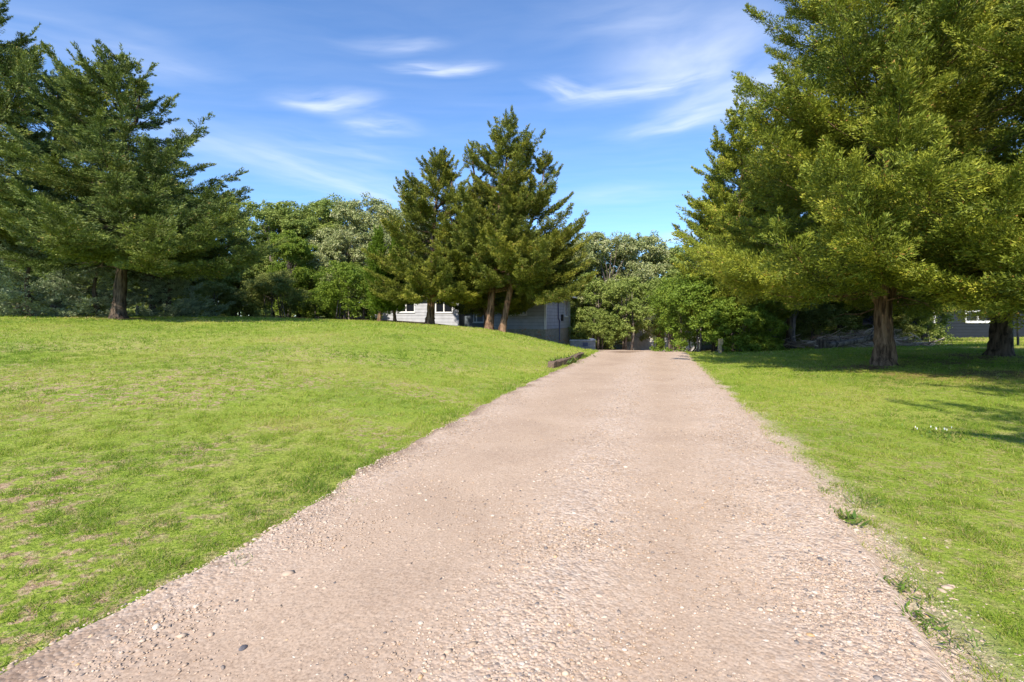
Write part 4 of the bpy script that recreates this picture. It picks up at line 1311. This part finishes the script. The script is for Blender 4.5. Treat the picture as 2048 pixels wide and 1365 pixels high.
# clover by the right lawn
d_ = 6.25
e = tuft('clover_plant', px_x(1890, d_), d_, 260, .05, .02, 'patch of white flowering clover in the sunny right lawn', 'clover', 'weed', None, .22, 1.0, 3, True)
for j in range(9):
    fl = MB()
    a, rr = pr.uniform(0, 6.28), pr.uniform(0, .36)
    fl.tube([(math.cos(a) * rr, math.sin(a) * rr * .6, .07), (math.cos(a) * rr, math.sin(a) * rr * .6, .085), (math.cos(a) * rr, math.sin(a) * rr * .6, .097)], [.003, .0055, .002], 6)
    fl.build('flower', M['white'], e)

# ------------------------------------------------------------------ brush pile
bp_x, bp_y = px_x(1725, 23.5), 23.5
e = empty('brush_pile', (bp_x, bp_y, gz(bp_x, bp_y)), 'wide heap of dead grey-brown branches under the right cedars', 'brush pile')
rg = random.Random(17)
bm_, tints = MB(), []
for k in range(420):
    u = rg.gauss(.2, 1.9)
    if abs(u) > 4.2:
        continue
    w_ = rg.gauss(0, .7)
    hh = max(0, .80 + .35 * math.sin(u * 2.3) - .10 * u * u - .5 * abs(w_)) * rg.random() ** 1.2
    c = Vector((u, w_, hh + .05))
    a, L = rg.uniform(0, 6.28), rg.uniform(.5, 2.1)
    d = Vector((math.cos(a) * 1.3, math.sin(a), rg.gauss(0, .33))).normalized()
    p0, p2 = c - d * L * .5, c + d * L * .5
    p0.z, p2.z = max(p0.z, .02), max(p2.z, .02)
    p1 = (p0 + p2) * .5 + Vector((rg.gauss(0, .08), rg.gauss(0, .08), rg.gauss(0, .08)))
    r = .007 + .03 * rg.random() ** 3
    n0 = len(bm_.v)
    bm_.tube([p0, p1, p2], [r, r * .8, r * .3], 4, cap=False)
    for j in range(4):
        q = p0 + (p2 - p0) * rg.uniform(.2, 1)
        q2 = q + Vector((rg.gauss(0, .22), rg.gauss(0, .22), rg.gauss(.03, .16)))
        q2.z = max(q2.z, .01)
        bm_.tube([q, q2], [r * .5, .002], 3, cap=False)
    tints += [rg.random()] * (len(bm_.v) - n0)
me = bm_.mesh('brushwood')
at_ = me.attributes.new('tint', 'FLOAT', 'POINT')
at_.data.foreach_set('value', tints)
link('brushwood', me, M['dead'], e)

lx, ly = px_x(1712, 21.5), 21.5
e = empty('fallen_log', (lx, ly, gz(lx, ly)), 'weathered grey log lying tilted across the front of the brush pile', 'log')
m = MB(); m.tube([(-1.35, .1, .10), (-.6, .05, .22), (.2, 0, .36), (.9, -.05, .56), (1.25, -.05, .68)], [.15, .14, .125, .11, .10], 12, .06, pr)
m.build('log', M['bark_grey'], e, True)
m = MB(); m.tube([(.2, 0, .36), (.5, -.2, .62), (.62, -.3, .95)], [.05, .035, .01], 6)
m.build('branch_stub', M['bark_grey'], e, True)
m = MB(); m.tube([(-.6, .05, .22), (-.9, -.2, .6)], [.04, .012], 6)
m.build('branch_stub', M['bark_grey'], e, True)
sx, sy = px_x(1643, 21.5), 21.5
e = empty('tree_stump', (sx, sy, gz(sx, sy)), 'short dark stump at the left end of the fallen log', 'stump')
m = MB(); m.tube([(0, 0, -.15), (0, 0, .05), (.02, 0, .2), (.03, .02, .42)], [.34, .26, .22, .21], 14, .08, pr); m.build('stump', M['bark_dark'], e, True)
m = MB(); m.tube([(.03, .02, .421), (.03, .02, .432)], [.18, .175], 14); m.build('cut_face', M['post_wood'], e)

# ------------------------------------------------------------------ sun, sky, clouds
SUN_AZ_X, SUN_AZ_Y, SUN_EL = -.32, -.947, math.radians(42)
hn = math.hypot(SUN_AZ_X, SUN_AZ_Y)
sv = Vector((SUN_AZ_X / hn * math.cos(SUN_EL), SUN_AZ_Y / hn * math.cos(SUN_EL), math.sin(SUN_EL)))
sun = bpy.data.lights.new('sun', 'SUN')
sun.energy, sun.angle, sun.color = 5.0, math.radians(.53), (1.0, .90, .74)
so = bpy.data.objects.new('sun', sun)
COL.objects.link(so)
so.location = (-30, -20, 60)
so.rotation_euler = (-sv).to_track_quat('-Z', 'Y').to_euler()

wd_ = bpy.data.worlds.new('World')
scene.world = wd_
wd_.use_nodes = True
nt = wd_.node_tree
nt.nodes.clear()
L = nt.links.new
out = nt.nodes.new('ShaderNodeOutputWorld')
bg = nt.nodes.new('ShaderNodeBackground')
bg.inputs['Strength'].default_value = .12
sky = nt.nodes.new('ShaderNodeTexSky')
sky.sky_type = 'NISHITA'
sky.sun_disc = False
sky.sun_elevation = SUN_EL
sky.sun_rotation = math.atan2(SUN_AZ_X, SUN_AZ_Y)
sky.altitude, sky.air_density, sky.dust_density, sky.ozone_density = 300, 1.0, .25, 3.0
tc = nt.nodes.new('ShaderNodeTexCoord')
sep = N(nt, 'ShaderNodeSeparateXYZ')
L(tc.outputs['Generated'], sep.inputs[0])
zc = N(nt, 'ShaderNodeMath', operation='MAXIMUM'); zc.inputs[1].default_value = .02
L(sep.outputs['Z'], zc.inputs[0])
ux = N(nt, 'ShaderNodeMath', operation='DIVIDE'); L(sep.outputs['X'], ux.inputs[0]); L(zc.outputs[0], ux.inputs[1])
uy = N(nt, 'ShaderNodeMath', operation='DIVIDE'); L(sep.outputs['Y'], uy.inputs[0]); L(zc.outputs[0], uy.inputs[1])
uv = N(nt, 'ShaderNodeCombineXYZ'); L(ux.outputs[0], uv.inputs['X']); L(uy.outputs[0], uv.inputs['Y'])   # position on the high cloud layer
# wispy cirrus: a warped, stretched noise, gathered in a few long streaks of the cloud layer
warp = N(nt, 'ShaderNodeTexNoise', i_Scale=1.3, i_Detail=3.0); L(uv.outputs[0], warp.inputs['Vector'])
wsub = N(nt, 'ShaderNodeVectorMath', operation='SUBTRACT'); L(warp.outputs['Color'], wsub.inputs[0]); wsub.inputs[1].default_value = (.5, .5, .5)
wsc = N(nt, 'ShaderNodeVectorMath', operation='SCALE'); wsc.inputs['Scale'].default_value = .35; L(wsub.outputs[0], wsc.inputs[0])
wad = N(nt, 'ShaderNodeVectorMath', operation='ADD'); L(uv.outputs[0], wad.inputs[0]); L(wsc.outputs[0], wad.inputs[1])
smp = N(nt, 'ShaderNodeMapping'); smp.inputs['Rotation'].default_value = (0, 0, math.radians(18)); smp.inputs['Scale'].default_value = (1.0, 4.0, 1)
L(wad.outputs[0], smp.inputs['Vector'])
wis = N(nt, 'ShaderNodeTexNoise', i_Scale=1.8, i_Detail=8.0, i_Roughness=.56); L(smp.outputs[0], wis.inputs['Vector'])
wr = ramp(nt, [(.26, (0, 0, 0)), (.80, (.75, .75, .75))]); L(wis.outputs['Fac'], wr.inputs['Fac'])


def layer_pt(px, py):
    dz = (HY - py) / F
    return ((px - CX) / F / dz, 1.0 / dz)


acc = None
# (photo ends of each wisp, its width, strength): carried to the cloud layer, each with wind-drawn noise along its own length
for i_, (xa, ya, xb, yb, wpx, k) in enumerate(((795, 130, 965, 121, 15, 1.0), (585, 214, 750, 203, 24, .95), (690, 250, 815, 263, 20, .75), (1085, 160, 1200, 208, 17, .75),
                                (1165, 208, 1410, 160, 22, 1.0), (1290, 185, 1580, 60, 105, .85), (1250, 268, 1510, 225, 30, .75), (1330, 240, 1600, 170, 45, .5), (470, 300, 840, 412, 34, .80),
                                (560, 270, 800, 330, 30, .35), (700, 90, 860, 68, 18, .4), (220, 230, 560, 330, 50, .35), (-40, 50, 430, 150, 60, .40), (1320, 476, 1430, 470, 16, 1.0), (1100, 60, 1420, 10, 50, .3), (1130, 395, 1380, 380, 24, .3))):
    a_, b_ = layer_pt(xa, ya), layer_pt(xb, yb)
    bz = (HY - (ya + yb) / 2) / F
    mp = N(nt, 'ShaderNodeMapping', vector_type='TEXTURE')
    mp.inputs['Location'].default_value = ((a_[0] + b_[0]) / 2, (a_[1] + b_[1]) / 2, 0)
    mp.inputs['Rotation'].default_value = (0, 0, math.atan2(b_[1] - a_[1], b_[0] - a_[0]))
    mp.inputs['Scale'].default_value = (math.hypot(b_[0] - a_[0], b_[1] - a_[1]) / 2, 1.25 * wpx / F / bz ** 1.6, 1)
    L(wad.outputs[0], mp.inputs['Vector'])
    ln = N(nt, 'ShaderNodeVectorMath', operation='LENGTH'); L(mp.outputs[0], ln.inputs[0])
    mr = N(nt, 'ShaderNodeMapRange', interpolation_type='SMOOTHSTEP')
    mr.inputs['From Min'].default_value, mr.inputs['From Max'].default_value = 1.75, 0.0
    mr.inputs['To Min'].default_value, mr.inputs['To Max'].default_value = 0.0, k * .72
    L(ln.outputs['Value'], mr.inputs['Value'])
    sk = N(nt, 'ShaderNodeMapping'); sk.inputs['Scale'].default_value = (.8, 1.25, 1); sk.inputs['Rotation'].default_value = (0, 0, .35); L(mp.outputs[0], sk.inputs['Vector'])
    nz = N(nt, 'ShaderNodeTexNoise', noise_dimensions='4D', i_Scale=.9, i_Detail=5.0, i_Roughness=.5, i_W=i_ * 3.7); L(sk.outputs[0], nz.inputs['Vector'])
    nr_ = ramp(nt, [(.28, (0, 0, 0)), (.74, (1, 1, 1))]); L(nz.outputs['Fac'], nr_.inputs['Fac'])
    ml = N(nt, 'ShaderNodeMath', operation='MULTIPLY'); L(mr.outputs[0], ml.inputs[0]); L(nr_.outputs[0], ml.inputs[1])
    if acc is None:
        acc = ml.outputs[0]
    else:
        ad = N(nt, 'ShaderNodeMath', operation='ADD'); L(acc, ad.inputs[0]); L(ml.outputs[0], ad.inputs[1])
        acc = ad.outputs[0]
veil = N(nt, 'ShaderNodeMath', operation='MULTIPLY_ADD'); L(wr.outputs[0], veil.inputs[0]); veil.inputs[1].default_value = .10; L(acc, veil.inputs[2])
dens = N(nt, 'ShaderNodeMath', operation='MINIMUM'); L(veil.outputs[0], dens.inputs[0]); dens.inputs[1].default_value = .92
tintn = N(nt, 'ShaderNodeMix', data_type='RGBA', blend_type='MULTIPLY'); tintn.inputs['Factor'].default_value = 1
L(sky.outputs[0], tintn.inputs[6]); tintn.inputs[7].default_value = (.90, 1.15, 1.42, 1)
cm = N(nt, 'ShaderNodeMix', data_type='RGBA'); L(dens.outputs[0], cm.inputs['Factor']); L(tintn.outputs[2], cm.inputs[6]); cm.inputs[7].default_value = (6.6, 7.0, 7.8, 1)
L(cm.outputs[2], bg.inputs['Color'])
L(bg.outputs[0], out.inputs['Surface'])

# ------------------------------------------------------------------ camera and render settings
cam = bpy.data.cameras.new('camera')
cam.sensor_width, cam.lens = 36.0, 36.0 * F / 2048
cam.shift_y = -(682.5 - HY) / 2048
cam.clip_start, cam.clip_end = .05, 4000
co = bpy.data.objects.new('camera', cam)
COL.objects.link(co)
co.location = (0, 0, EYE)
co.rotation_euler = (math.radians(90), 0, 0)
scene.camera = co
scene.view_settings.view_transform = 'Standard'
scene.view_settings.look = 'None'
scene.view_settings.gamma = 1.0
scene.view_settings.exposure = 0.57
scene.render.engine = 'CYCLES'
cy_ = scene.cycles
cy_.max_bounces, cy_.diffuse_bounces, cy_.glossy_bounces, cy_.transmission_bounces = 4, 2, 1, 2
cy_.use_denoising = True
cy_.sample_clamp_indirect = 4.0
